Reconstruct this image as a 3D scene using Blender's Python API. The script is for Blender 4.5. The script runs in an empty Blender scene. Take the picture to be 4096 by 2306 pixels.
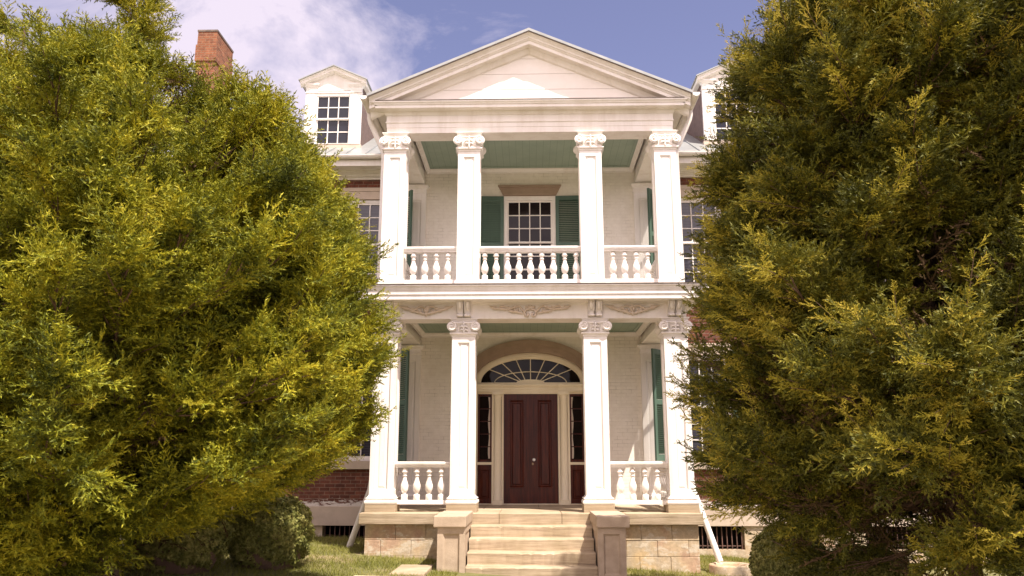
import bpy, bmesh, math, random
import numpy as np
from mathutils import Vector, Matrix

random.seed(7)
S = bpy.context.scene
COL = S.collection
R = math.radians

# ------------------------------------------------------------------ camera
cam_d = bpy.data.cameras.new("camera")
cam = bpy.data.objects.new("camera", cam_d)
COL.objects.link(cam)
cam.location = (0, -14.36, 1.795)
cam.rotation_euler = (R(90 + 12.57), 0, R(1.33))
cam_d.sensor_width = 36
cam_d.lens = 28.0
cam_d.clip_end = 3000
S.camera = cam

# ------------------------------------------------------------------ sky and sun
SUN = Vector((0.38, -0.44, 1.0)).normalized()
W = bpy.data.worlds.new("World")
S.world = W
W.use_nodes = True
wn, wl = W.node_tree.nodes, W.node_tree.links
wn.clear()
w_out = wn.new("ShaderNodeOutputWorld")
bg = wn.new("ShaderNodeBackground")
bg.inputs[1].default_value = 0.10
sky = wn.new("ShaderNodeTexSky")
sky.sky_type = 'NISHITA'
sky.sun_disc = False
sky.sun_elevation = math.asin(SUN.z)
sky.sun_rotation = math.atan2(SUN.x, SUN.y)
sky.air_density = 1.0
sky.dust_density = 1.2
tint = wn.new("ShaderNodeMix"); tint.data_type = 'RGBA'; tint.blend_type = 'MULTIPLY'
tint.inputs[0].default_value = 1.0
tint.inputs[7].default_value = (1.14, 0.83, 0.90, 1)
wl.new(sky.outputs[0], tint.inputs[6])
tc = wn.new("ShaderNodeTexCoord")
sep = wn.new("ShaderNodeSeparateXYZ")
wl.new(tc.outputs['Generated'], sep.inputs[0])


def wmath(op, a, b=None, c=None, clamp=False):
    n = wn.new("ShaderNodeMath"); n.operation = op; n.use_clamp = clamp
    for i, v in enumerate((a, b, c)):
        if v is None:
            continue
        if isinstance(v, (int, float)):
            n.inputs[i].default_value = v
        else:
            wl.new(v, n.inputs[i])
    return n.outputs[0]


zz = wmath('ADD', wmath('MAXIMUM', sep.outputs[2], 0.0), 0.12)
u = wmath('DIVIDE', sep.outputs[0], zz)
v = wmath('DIVIDE', sep.outputs[1], zz)
cmb = wn.new("ShaderNodeCombineXYZ")
wl.new(u, cmb.inputs[0]); wl.new(v, cmb.inputs[1])
cn = wn.new("ShaderNodeTexNoise")
cn.inputs['Scale'].default_value = 1.9
cn.inputs['Detail'].default_value = 9
cn.inputs['Roughness'].default_value = 0.60
cn.inputs['Distortion'].default_value = 0.55
wl.new(cmb.outputs[0], cn.inputs['Vector'])
# cloud bank lies to the left (west) of the house axis, thinning to the right
cover = wmath('MULTIPLY_ADD', sep.outputs[0], -0.75, -0.02)
cover = wmath('MAXIMUM', wmath('MINIMUM', cover, 0.17), -0.115)
# unseen brighter clouds added behind the camera as fill for the shaded front
south = wmath('MULTIPLY', sep.outputs[1], -1.0, clamp=True)
cover = wmath('ADD', cover, wmath('MULTIPLY', wmath('MULTIPLY', south, 3.0, clamp=True), 0.26))
dens = wmath('ADD', cn.outputs[0], cover)
dens = wmath('MULTIPLY', wmath('SUBTRACT', dens, 0.535), 5.4, clamp=True)
dens = wmath('POWER', dens, 1.15)
dens = wmath('MULTIPLY', dens, 0.84)
cm = wn.new("ShaderNodeMix"); cm.data_type = 'RGBA'
cm.inputs[7].default_value = (5.4, 4.75, 5.4, 1)
cg = wn.new("ShaderNodeMix"); cg.data_type = 'RGBA'
cg.inputs[6].default_value = (5.4, 4.75, 5.4, 1)
cg.inputs[7].default_value = (15.0, 12.4, 12.3, 1)
wl.new(wmath('MULTIPLY', south, 1.6, clamp=True), cg.inputs[0])
wl.new(cg.outputs[2], cm.inputs[7])
wl.new(dens, cm.inputs[0])
wl.new(tint.outputs[2], cm.inputs[6])
wl.new(cm.outputs[2], bg.inputs[0])
wl.new(bg.outputs[0], w_out.inputs[0])

sun_d = bpy.data.lights.new("sun", 'SUN')
sun_d.energy = 4.9
sun_d.angle = R(0.53)
sun_d.color = (1.0, 0.91, 0.80)
sun_o = bpy.data.objects.new("sun", sun_d)
COL.objects.link(sun_o)
sun_o.rotation_euler = SUN.to_track_quat('Z', 'Y').to_euler()
sun_o.location = SUN * 60

S.view_settings.view_transform = 'Standard'
S.view_settings.look = 'None'
S.view_settings.exposure = 0.95
S.view_settings.gamma = 1.0
S.render.engine = 'CYCLES'
S.cycles.max_bounces = 6
S.cycles.diffuse_bounces = 4
S.cycles.transparent_max_bounces = 4
S.cycles.use_denoising = True


# ------------------------------------------------------------------ materials
def new_mat(name):
    m = bpy.data.materials.new(name)
    m.use_nodes = True
    nt = m.node_tree
    return m, nt.nodes, nt.links, nt.nodes['Principled BSDF']


def noise(n, l, coord, scale, detail=4, rough=0.55):
    t = n.new("ShaderNodeTexNoise")
    t.inputs['Scale'].default_value = scale
    t.inputs['Detail'].default_value = detail
    t.inputs['Roughness'].default_value = rough
    l.new(coord, t.inputs['Vector'])
    return t


def ramp(n, l, fac, stops):
    r = n.new("ShaderNodeValToRGB")
    e = r.color_ramp.elements
    while len(e) < len(stops):
        e.new(0.5)
    for el, (p, c) in zip(e, stops):
        el.position = p
        el.color = (c[0], c[1], c[2], 1)
    l.new(fac, r.inputs[0])
    return r


def mixc(n, l, fac, a, b, mode='MIX'):
    m = n.new("ShaderNodeMix"); m.data_type = 'RGBA'; m.blend_type = mode
    for sock, val in ((m.inputs[0], fac), (m.inputs[6], a), (m.inputs[7], b)):
        if isinstance(val, (int, float)):
            sock.default_value = val
        elif isinstance(val, tuple):
            sock.default_value = (val[0], val[1], val[2], 1)
        else:
            l.new(val, sock)
    return m.outputs[2]


def bump(n, l, bsdf, height, strength=0.3, dist=0.01):
    b = n.new("ShaderNodeBump")
    b.inputs['Strength'].default_value = strength
    b.inputs['Distance'].default_value = dist
    l.new(height, b.inputs['Height'])
    l.new(b.outputs[0], bsdf.inputs['Normal'])


def plain(name, base, var, scale=3.0, rough=0.6, streak=False, bstr=0.15, spec=0.4, fine=40):
    """base colour with patchy variation towards var, fine bump"""
    m, n, l, p = new_mat(name)
    t = n.new("ShaderNodeTexCoord")
    co = t.outputs['Object']
    if streak:
        mp = n.new("ShaderNodeMapping")
        mp.inputs['Scale'].default_value = (1, 1, 0.18)
        l.new(co, mp.inputs[0]); co = mp.outputs[0]
    a = noise(n, l, co, scale, 6, 0.62)
    r = ramp(n, l, a.outputs[0], [(0.38, (0, 0, 0)), (0.72, (1, 1, 1))])
    l.new(mixc(n, l, r.outputs[0], base, var), p.inputs['Base Color'])
    f = noise(n, l, t.outputs['Object'], fine, 3)
    bump(n, l, p, f.outputs[0], bstr, 0.01)
    p.inputs['Roughness'].default_value = rough
    p.inputs['Specular IOR Level'].default_value = spec
    return m


def brick_mat(name, c1, c2, mortar, wash=None, paint=False):
    m, n, l, p = new_mat(name)
    t = n.new("ShaderNodeTexCoord")
    sp = n.new("ShaderNodeSeparateXYZ"); l.new(t.outputs['Object'], sp.inputs[0])
    ad = n.new("ShaderNodeMath"); ad.operation = 'ADD'
    l.new(sp.outputs[0], ad.inputs[0]); l.new(sp.outputs[1], ad.inputs[1])
    cb = n.new("ShaderNodeCombineXYZ")
    l.new(ad.outputs[0], cb.inputs[0]); l.new(sp.outputs[2], cb.inputs[1])
    b = n.new("ShaderNodeTexBrick")
    l.new(cb.outputs[0], b.inputs['Vector'])
    b.inputs['Scale'].default_value = 1.0
    b.inputs['Brick Width'].default_value = 0.215
    b.inputs['Row Height'].default_value = 0.075
    b.inputs['Mortar Size'].default_value = 0.007 if not paint else 0.004
    b.inputs['Mortar Smooth'].default_value = 0.2
    b.inputs['Color1'].default_value = (*c1, 1)
    b.inputs['Color2'].default_value = (*c2, 1)
    b.inputs['Mortar'].default_value = (*mortar, 1)
    ns = noise(n, l, t.outputs['Object'], 9, 6, 0.65)
    r = ramp(n, l, ns.outputs[0], [(0.3, (0.62, 0.62, 0.62)), (0.75, (1.25, 1.2, 1.15))])
    if paint:
        r = ramp(n, l, ns.outputs[0], [(0.3, (0.90, 0.89, 0.87)), (0.7, (1.0, 1.0, 1.0))])
    col = mixc(n, l, 1.0, b.outputs[0], r.outputs[0], 'MULTIPLY')
    if paint:   # scattered flaked spots and joint cracks
        s = noise(n, l, t.outputs['Object'], 24, 5, 0.7)
        r2 = ramp(n, l, s.outputs[0], [(0.70, (0, 0, 0)), (0.76, (1, 1, 1))])
        col = mixc(n, l, r2.outputs[0], col, (0.30, 0.25, 0.20))
        g = noise(n, l, t.outputs['Object'], 3.2, 4, 0.6)
        r3 = ramp(n, l, g.outputs[0], [(0.48, (0, 0, 0)), (0.66, (0.55, 0.55, 0.55))])
        inv = n.new("ShaderNodeMath"); inv.operation = 'MULTIPLY'
        l.new(b.outputs['Fac'], inv.inputs[0]); l.new(r3.outputs[0], inv.inputs[1])
        col = mixc(n, l, inv.outputs[0], col, (0.33, 0.29, 0.23))
    if wash:    # remains of whitewash on the lowest courses
        mr = n.new("ShaderNodeMapRange")
        l.new(sp.outputs[2], mr.inputs[0])
        mr.inputs[1].default_value = wash[0]; mr.inputs[2].default_value = wash[1]
        mr.inputs[3].default_value = 1.0; mr.inputs[4].default_value = 0.0
        mp = n.new("ShaderNodeMapping"); mp.inputs['Scale'].default_value = (0.5, 0.5, 1.6)
        l.new(t.outputs['Object'], mp.inputs[0])
        s = noise(n, l, mp.outputs[0], 14, 6, 0.72)
        add = n.new("ShaderNodeMath"); add.operation = 'MULTIPLY_ADD'
        l.new(mr.outputs[0], add.inputs[0]); add.inputs[1].default_value = 0.55
        l.new(s.outputs[0], add.inputs[2])
        r3 = ramp(n, l, add.outputs[0], [(0.80, (0, 0, 0)), (0.90, (1, 1, 1))])
        col = mixc(n, l, r3.outputs[0], col, (0.66, 0.61, 0.56))
    l.new(col, p.inputs['Base Color'])
    hm = n.new("ShaderNodeMath"); hm.operation = 'MULTIPLY_ADD'
    l.new(b.outputs['Fac'], hm.inputs[0]); hm.inputs[1].default_value = -1.0
    f2 = noise(n, l, t.outputs['Object'], 60, 3)
    ms = n.new("ShaderNodeMath"); ms.operation = 'MULTIPLY'; ms.inputs[1].default_value = 0.5
    l.new(f2.outputs[0], ms.inputs[0]); l.new(ms.outputs[0], hm.inputs[2])
    bump(n, l, p, hm.outputs[0], 0.4 if paint else 0.6, 0.01)
    p.inputs['Roughness'].default_value = 0.75 if paint else 0.9
    p.inputs['Specular IOR Level'].default_value = 0.25
    return m


M = {}
def white_paint():
    m, n, l, p = new_mat('weathered_white_paint')
    t = n.new("ShaderNodeTexCoord")
    g = n.new("ShaderNodeNewGeometry")
    mp = n.new("ShaderNodeMapping"); mp.inputs['Scale'].default_value = (1, 1, 0.16)
    l.new(g.outputs['Position'], mp.inputs[0])
    a = noise(n, l, mp.outputs[0], 3.2, 7, 0.66)
    r = ramp(n, l, a.outputs[0], [(0.36, (0.745, 0.69, 0.625)), (0.52, (0.825, 0.78, 0.73)), (0.8, (0.85, 0.81, 0.765))])
    b = noise(n, l, g.outputs['Position'], 21, 6, 0.72)
    r2 = ramp(n, l, b.outputs[0], [(0.69, (0, 0, 0)), (0.75, (0.75, 0.75, 0.75))])
    l.new(mixc(n, l, r2.outputs[0], r.outputs[0], (0.47, 0.40, 0.33)), p.inputs['Base Color'])
    f = noise(n, l, g.outputs['Position'], 34, 4)
    bump(n, l, p, f.outputs[0], 0.22, 0.012)
    p.inputs['Roughness'].default_value = 0.52
    p.inputs['Specular IOR Level'].default_value = 0.35
    return m


M['white'] = white_paint()
M['ornament'] = plain('ornament_shade_tan', (0.66, 0.56, 0.46), (0.57, 0.475, 0.38), 9, 0.5, False, 0.1)  # same white paint on the carvings; tan puts relief shade and grime into colour
M['cream'] = plain('cream_paint', (0.80, 0.71, 0.53), (0.72, 0.63, 0.46), 3, 0.45, True, 0.08)
M['teal_ceiling'] = plain('teal_ceiling_paint', (0.30, 0.37, 0.295), (0.25, 0.32, 0.255), 2, 0.6, False, 0.05)
def boards(m, w, col):
    n, l = m.node_tree.nodes, m.node_tree.links
    p = n['Principled BSDF']
    src = p.inputs['Base Color'].links[0].from_socket
    t = n.new("ShaderNodeTexCoord"); sp = n.new("ShaderNodeSeparateXYZ"); l.new(t.outputs['Object'], sp.inputs[0])
    d = n.new("ShaderNodeMath"); d.operation = 'DIVIDE'; l.new(sp.outputs[0], d.inputs[0]); d.inputs[1].default_value = w
    f = n.new("ShaderNodeMath"); f.operation = 'FRACT'; l.new(d.outputs[0], f.inputs[0])
    c = n.new("ShaderNodeMath"); c.operation = 'LESS_THAN'; l.new(f.outputs[0], c.inputs[0]); c.inputs[1].default_value = 0.05
    l.new(mixc(n, l, c.outputs[0], src, col), p.inputs['Base Color'])


boards(M['teal_ceiling'], 0.145, (0.20, 0.26, 0.21))
M['shutter'] = plain('green_shutter_paint', (0.078, 0.132, 0.095), (0.058, 0.102, 0.076), 6, 0.45, True, 0.08)
M['brick'] = brick_mat('red_brick', (0.19, 0.070, 0.045), (0.115, 0.042, 0.030), (0.22, 0.15, 0.115), wash=(0.9, 1.30))
M['chimney_brick'] = brick_mat('chimney_brick', (0.29, 0.115, 0.06), (0.17, 0.065, 0.04), (0.26, 0.18, 0.12))
M['painted_brick'] = brick_mat('painted_brick', (0.87, 0.815, 0.735), (0.85, 0.795, 0.715), (0.82, 0.765, 0.685), paint=True)
def ashlar():
    m, n, l, p = new_mat('tan_limestone')
    t = n.new("ShaderNodeTexCoord")
    a = noise(n, l, t.outputs['Object'], 1.7, 2, 0.5)
    r = ramp(n, l, a.outputs[0], [(0.34, (0.47, 0.32, 0.225)), (0.46, (0.53, 0.41, 0.27)), (0.56, (0.46, 0.38, 0.28)), (0.68, (0.56, 0.42, 0.25))])
    mp = n.new("ShaderNodeMapping"); mp.inputs['Scale'].default_value = (1, 1, 1.8)
    l.new(t.outputs['Object'], mp.inputs[0])
    b = noise(n, l, mp.outputs[0], 4.2, 7, 0.7)
    r2 = ramp(n, l, b.outputs[0], [(0.52, (0, 0, 0)), (0.60, (1, 1, 1))])
    c = noise(n, l, t.outputs['Object'], 18, 5, 0.7)
    r3 = ramp(n, l, c.outputs[0], [(0.35, (0.78, 0.77, 0.75)), (0.7, (1.08, 1.07, 1.05))])
    col = mixc(n, l, r2.outputs[0], r.outputs[0], (0.60, 0.52, 0.41))
    l.new(mixc(n, l, 1.0, col, r3.outputs[0], 'MULTIPLY'), p.inputs['Base Color'])
    bump(n, l, p, b.outputs[0], 0.5, 0.02)
    p.inputs['Roughness'].default_value = 0.88
    p.inputs['Specular IOR Level'].default_value = 0.2
    return m


M['stone'] = ashlar()
M['pink_stone'] = plain('pinkish_limestone', (0.47, 0.37, 0.275), (0.35, 0.27, 0.195), 5, 0.85, False, 0.4, 0.2, 60)
def step_stone():
    m, n, l, p = new_mat('worn_step_limestone')
    t = n.new("ShaderNodeTexCoord")
    mp = n.new("ShaderNodeMapping"); mp.inputs['Scale'].default_value = (0.35, 1, 7)
    l.new(t.outputs['Object'], mp.inputs[0])
    b = noise(n, l, mp.outputs[0], 3.5, 7, 0.68)
    a = noise(n, l, t.outputs['Object'], 2.3, 6, 0.62)
    r = ramp(n, l, b.outputs[0], [(0.34, (0.285, 0.22, 0.155)), (0.47, (0.395, 0.315, 0.225)), (0.66, (0.47, 0.385, 0.28))])
    r2 = ramp(n, l, a.outputs[0], [(0.36, (0.82, 0.80, 0.72)), (0.64, (1.06, 1.04, 1.02))])
    l.new(mixc(n, l, 1.0, r.outputs[0], r2.outputs[0], 'MULTIPLY'), p.inputs['Base Color'])
    bump(n, l, p, b.outputs[0], 0.45, 0.02)
    p.inputs['Roughness'].default_value = 0.88
    p.inputs['Specular IOR Level'].default_value = 0.2
    return m


M['step_stone'] = step_stone()
M['brown_stone'] = plain('brown_lintel_stone', (0.36, 0.265, 0.195), (0.28, 0.205, 0.15), 4, 0.85, False, 0.35, 0.2, 50)
M['plaster'] = plain('beige_plaster', (0.56, 0.46, 0.37), (0.45, 0.365, 0.29), 3, 0.85, False, 0.2, 0.2)
M['tin'] = plain('weathered_tin_edge', (0.10, 0.075, 0.06), (0.20, 0.15, 0.12), 6, 0.6, False, 0.2)
M['metal_roof'] = plain('grey_metal_roof', (0.36, 0.37, 0.36), (0.26, 0.27, 0.26), 2.5, 0.38, False, 0.08)
M['metal_roof'].node_tree.nodes['Principled BSDF'].inputs['Metallic'].default_value = 0.35
M['slate'] = plain('brown_slate', (0.16, 0.105, 0.085), (0.09, 0.065, 0.06), 9, 0.8, False, 0.4)
M['dark_slate'] = plain('dark_slate', (0.06, 0.055, 0.06), (0.035, 0.033, 0.036), 9, 0.8, False, 0.4)
M['iron'] = plain('rusty_iron', (0.17, 0.09, 0.07), (0.07, 0.05, 0.045), 10, 0.7, False, 0.3)
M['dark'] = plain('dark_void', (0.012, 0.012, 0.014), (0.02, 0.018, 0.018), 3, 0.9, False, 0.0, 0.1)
M['porcelain'] = plain('white_porcelain', (0.8, 0.78, 0.74), (0.8, 0.78, 0.74), 3, 0.15, False, 0.0, 0.6)
M['brass'] = plain('dull_brass', (0.30, 0.20, 0.10), (0.22, 0.15, 0.08), 9, 0.4, False, 0.0, 0.6)
M['door'] = None


def door_mat():
    m, n, l, p = new_mat('dark_red_varnished_wood')
    t = n.new("ShaderNodeTexCoord")
    mp = n.new("ShaderNodeMapping"); mp.inputs['Scale'].default_value = (9, 9, 0.7)
    l.new(t.outputs['Object'], mp.inputs[0])
    a = noise(n, l, mp.outputs[0], 2.2, 7, 0.65)
    r = ramp(n, l, a.outputs[0], [(0.3, (0.022, 0.005, 0.003)), (0.5, (0.060, 0.009, 0.004)), (0.72, (0.105, 0.020, 0.006))])
    l.new(r.outputs[0], p.inputs['Base Color'])
    p.inputs['Roughness'].default_value = 0.33
    p.inputs['Specular IOR Level'].default_value = 0.2
    bump(n, l, p, a.outputs[0], 0.06, 0.01)
    return m


M['door'] = door_mat()


def glass_mat(name, base, rough=0.03, spec=0.35):
    m, n, l, p = new_mat(name)
    t = n.new("ShaderNodeTexCoord")
    a = noise(n, l, t.outputs['Object'], 2.3, 2)
    l.new(mixc(n, l, a.outputs[0], base, tuple(c * 1.5 for c in base)), p.inputs['Base Color'])
    p.inputs['Roughness'].default_value = rough
    p.inputs['IOR'].default_value = 1.52
    p.inputs['Specular IOR Level'].default_value = spec
    bump(n, l, p, noise(n, l, t.outputs['Object'], 3.5, 2).outputs[0], 0.05, 0.05)   # wavy old panes
    return m


M['glass'] = glass_mat('dark_window_glass', (0.012, 0.013, 0.02))
M['porch_glass'] = glass_mat('dark_porch_glass', (0.010, 0.006, 0.007), 0.03, 0.22)
M['glass_brown'] = glass_mat('dark_door_glass', (0.008, 0.0055, 0.005), 0.03, 0.12)


def blind_glass():
    m, n, l, p = new_mat('window_glass_over_blind')
    t = n.new("ShaderNodeTexCoord")
    sp = n.new("ShaderNodeSeparateXYZ"); l.new(t.outputs['Object'], sp.inputs[0])
    w = n.new("ShaderNodeTexWave"); w.bands_direction = 'Z'
    w.inputs['Scale'].default_value = 9.0
    w.inputs['Distortion'].default_value = 0.3
    l.new(t.outputs['Object'], w.inputs['Vector'])
    l.new(mixc(n, l, w.outputs[0], (0.022, 0.022, 0.034), (0.07, 0.066, 0.08)), p.inputs['Base Color'])
    p.inputs['Roughness'].default_value = 0.04
    return m


M['glass_blind'] = blind_glass()


# ------------------------------------------------------------------ mesh builder
class MB:
    def __init__(self):
        self.v = []; self.f = []; self.sm = []

    def add(self, verts, faces, smooth=False):
        o = len(self.v)
        self.v += [tuple(p) for p in verts]
        self.f += [tuple(i + o for i in f) for f in faces]
        self.sm += [smooth] * len(faces)
        return self

    def box(self, x0, x1, y0, y1, z0, z1):
        return self.add([(x0, y0, z0), (x1, y0, z0), (x1, y1, z0), (x0, y1, z0),
                         (x0, y0, z1), (x1, y0, z1), (x1, y1, z1), (x0, y1, z1)],
                        [(0, 3, 2, 1), (4, 5, 6, 7), (0, 1, 5, 4), (1, 2, 6, 5), (2, 3, 7, 6), (3, 0, 4, 7)])

    def loft(self, rings, closed=True, caps=True, smooth=False):
        n = len(rings[0]); vs = [p for r in rings for p in r]; fs = []
        for i in range(len(rings) - 1):
            for j in range(n if closed else n - 1):
                k = (j + 1) % n
                fs.append((i * n + j, i * n + k, (i + 1) * n + k, (i + 1) * n + j))
        self.add(vs, fs, smooth)
        if caps and closed:
            self.add(rings[0], [tuple(range(n))[::-1]])
            self.add(rings[-1], [tuple(range(n))])
        return self

    def lathe(self, cx, cy, prof, n=16, smooth=True):
        rings = [[(cx + r * math.cos(2 * math.pi * i / n), cy + r * math.sin(2 * math.pi * i / n), z) for i in range(n)] for r, z in prof]
        return self.loft(rings, smooth=smooth)

    def tube(self, pts, rad, n=8, smooth=True, flat=None):
        """swept tube; flat squeezes it in y (for applied ornament)"""
        pts = [Vector(p) for p in pts]
        if isinstance(rad, (int, float)):
            rad = [rad] * len(pts)
        rings = []
        up = Vector((0, 1, 0)) if flat else None
        for i, p in enumerate(pts):
            d = (pts[min(i + 1, len(pts) - 1)] - pts[max(i - 1, 0)]).normalized()
            if flat:
                a = up; b = d.cross(a).normalized()
            else:
                h = Vector((0, 0, 1)) if abs(d.z) < 0.9 else Vector((1, 0, 0))
                a = d.cross(h).normalized(); b = d.cross(a).normalized()
            rr = rad[i]
            rings.append([p + a * (math.cos(t) * (flat * rr if flat else rr)) + b * (math.sin(t) * rr)
                          for t in [2 * math.pi * k / n for k in range(n)]])
        return self.loft(rings, smooth=smooth)

    def usweep(self, prof, xw, yf, yb, kx=1.0):
        """sweep a closed (out, z) profile round left side, front and right side with mitred corners"""
        st = []
        for k in range(4):
            ring = []
            for o, z in prof:
                q = o * kx if o > 0 else o
                ring.append([(-xw - q, yb, z), (-xw - q, yf - o, z), (xw + q, yf - o, z), (xw + q, yb, z)][k])
            st.append(ring)
        return self.loft(st)

    def xrun(self, prof, x0, x1, y):
        """(out, z) profile run along X; out is towards -Y from y"""
        return self.loft([[(x, y - o, z) for o, z in prof] for x in (x0, x1)])

    def yrun(self, prof, y0, y1, x, s):
        """(out, z) profile run along Y; out is in direction s along X"""
        return self.loft([[(x + s * o, y, z) for o, z in prof] for y in (y0, y1)])

    def panel(self, org, U, V, w, h, x0, x1, z0, z1, depth, slope=0.02, raise_=0.0):
        """flat face w x h with a recessed panel; U, V in-plane axes, recess goes along -N"""
        org, U, V = Vector(org), Vector(U), Vector(V)
        N = U.cross(V).normalized()
        P = lambda a, b, d=0: org + U * a + V * b - N * d
        o = [P(0, 0), P(w, 0), P(w, h), P(0, h)]
        i1 = [P(x0, z0), P(x1, z0), P(x1, z1), P(x0, z1)]
        s = slope
        i2 = [P(x0 + s, z0 + s, depth), P(x1 - s, z0 + s, depth), P(x1 - s, z1 - s, depth), P(x0 + s, z1 - s, depth)]
        vs = o + i1 + i2
        fs = []
        for k in range(4):
            j = (k + 1) % 4
            fs.append((k, j, 4 + j, 4 + k)); fs.append((4 + k, 4 + j, 8 + j, 8 + k))
        if raise_ > 0:
            q = s + 0.018; t = q + 0.02
            i3 = [P(x0 + q, z0 + q, depth), P(x1 - q, z0 + q, depth), P(x1 - q, z1 - q, depth), P(x0 + q, z1 - q, depth)]
            i4 = [P(x0 + t, z0 + t, depth - raise_), P(x1 - t, z0 + t, depth - raise_), P(x1 - t, z1 - t, depth - raise_), P(x0 + t, z1 - t, depth - raise_)]
            vs += i3 + i4
            for k in range(4):
                j = (k + 1) % 4
                fs.append((8 + k, 8 + j, 12 + j, 12 + k)); fs.append((12 + k, 12 + j, 16 + j, 16 + k))
            fs.append((16, 17, 18, 19))
        else:
            fs.append((8, 9, 10, 11))
        return self.add(vs, fs)

    def build(self, name, mat, parent=None, local=False, bevel=0.0, loc=None):
        me = bpy.data.meshes.new(name)
        me.from_pydata(self.v, [], self.f)
        me.polygons.foreach_set('use_smooth', self.sm)
        me.validate()
        me.update()
        if mat is not None:
            me.materials.append(mat)
        o = bpy.data.objects.new(name, me)
        COL.objects.link(o)
        if parent is not None:
            o.parent = parent
            if not local:
                o.matrix_parent_inverse = Matrix.Translation(-Vector(parent.location))
        if loc is not None:
            o.location = loc
        if bevel:
            b = o.modifiers.new('bevel', 'BEVEL'); b.width = bevel; b.segments = 2; b.limit_method = 'ANGLE'
        return o


def tag(o, label=None, cat=None, group=None, kind=None):
    if label: o['label'] = label
    if cat: o['category'] = cat
    if group: o['group'] = group
    if kind: o['kind'] = kind
    return o


def empty(name, loc):
    o = bpy.data.objects.new(name, None)
    COL.objects.link(o)
    o.location = loc
    o.empty_display_size = 0.2
    return o


def copy_tree(o, loc=None, rotz=None, parent=None):
    c = o.copy()
    COL.objects.link(c)
    if parent is not None:
        c.parent = parent
    if loc is not None:
        c.location = loc
    if rotz is not None:
        c.rotation_euler = (0, 0, rotz)
    for ch in list(o.children):
        copy_tree(ch, parent=c)
    return c


# ------------------------------------------------------------------ ground
def gz(x, y):
    """lawn height: falls gently to the right"""
    xx = max(-9.0, min(7.0, x))
    z = 0.16 - 0.047 * xx
    return z + 0.012 * math.sin(1.7 * x + 0.6 * y) + 0.01 * math.sin(0.9 * y - 2.1 * x)


def ground_mat():
    m, n, l, p = new_mat('lawn_soil')
    t = n.new("ShaderNodeTexCoord")
    a = noise(n, l, t.outputs['Object'], 1.3, 8, 0.65)
    r = ramp(n, l, a.outputs[0], [(0.3, (0.095, 0.10, 0.026)), (0.5, (0.15, 0.14, 0.045)), (0.66, (0.26, 0.20, 0.11))])
    l.new(r.outputs[0], p.inputs['Base Color'])
    f = noise(n, l, t.outputs['Object'], 70, 4)
    bump(n, l, p, f.outputs[0], 0.6, 0.02)
    p.inputs['Roughness'].default_value = 0.95
    return m


def make_ground():
    xs = [-2000, -300, -60, -30] + [i * 0.6 for i in range(-33, 34)] + [30, 60, 300, 2000]
    ys = [-2000, -300, -60, -30] + [i * 0.6 for i in range(-33, 34)] + [30, 60, 300, 2000]
    vs = [(x, y, gz(x, y) if abs(x) < 25 and abs(y) < 25 else 0.16 - 0.047 * max(-9, min(7, x))) for y in ys for x in xs]
    nx = len(xs)
    fs = [(j * nx + i, j * nx + i + 1, (j + 1) * nx + i + 1, (j + 1) * nx + i) for j in range(len(ys) - 1) for i in range(nx - 1)]
    mb = MB(); mb.add(vs, fs, True)
    o = mb.build('ground', ground_mat())
    tag(o, kind='structure')


make_ground()

# unseen pale gravel walk, added to bounce warm light into the porch
def make_bounce_walk():
    m = plain('pale_bounce_gravel', (0.60, 0.50, 0.36), (0.46, 0.37, 0.26), 30, 0.95, False, 0.8, 0.1, 90)
    mb = MB()
    ys = [-2.75 - 0.45 * i for i in range(56)]
    xs = [-2.5 + 0.5 * i for i in range(11)]
    vs = [(x + 0.05 * math.sin(3 * y + x), y, gz(x, y) + 0.022) for y in ys for x in xs]
    mb.add(vs, [(j * 11 + i, (j + 1) * 11 + i, (j + 1) * 11 + i + 1, j * 11 + i + 1) for j in range(55) for i in range(10)], True)
    tag(mb.build('path', m), kind='structure')


make_bounce_walk()

# ------------------------------------------------------------------ the house
WY = 2.7                    # plane of the house front wall
house = empty('brick_house', (0, WY, 0.2))
tag(house, 'two storey red brick house with a white two tier columned portico and pediment', 'house')


def wall_cells(mb, x0, x1, z0, z1, y, holes, depth=0.14):
    xs = sorted({x0, x1, *[h[0] for h in holes], *[h[1] for h in holes]})
    zs = sorted({z0, z1, *[h[2] for h in holes], *[h[3] for h in holes]})
    xs = [x for x in xs if x0 <= x <= x1]; zs = [z for z in zs if z0 <= z <= z1]
    for i in range(len(xs) - 1):
        for j in range(len(zs) - 1):
            cx, cz = (xs[i] + xs[i + 1]) / 2, (zs[j] + zs[j + 1]) / 2
            if any(h[0] < cx < h[1] and h[2] < cz < h[3] for h in holes):
                continue
            mb.add([(xs[i], y, zs[j]), (xs[i + 1], y, zs[j]), (xs[i + 1], y, zs[j + 1]), (xs[i], y, zs[j + 1])], [(0, 1, 2, 3)])
    for a, b, c, d in holes:
        mb.add([(a, y, c), (b, y, c), (b, y, d), (a, y, d), (a, y + depth, c), (b, y + depth, c), (b, y + depth, d), (a, y + depth, d)],
               [(0, 4, 5, 1), (1, 5, 6, 2), (2, 6, 7, 3), (3, 7, 4, 0)])


WINX = [-7.1, -3.61, 3.61, 7.1]
UW = (-0.655, 0.655, 5.55, 7.66)        # opening, relative to centre
LW = (-0.655, 0.655, 1.89, 4.10)
mb = MB()
holes = [(x + UW[0], x + UW[1], UW[2], UW[3]) for x in WINX] + [(x + LW[0], x + LW[1], LW[2], LW[3]) for x in WINX]
wall_cells(mb, -9.5, -2.33, 0.97, 8.6, WY, [h for h in holes if h[0] < 0])
wall_cells(mb, 2.33, 9.5, 0.97, 8.6, WY, [h for h in holes if h[0] > 0])
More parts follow.
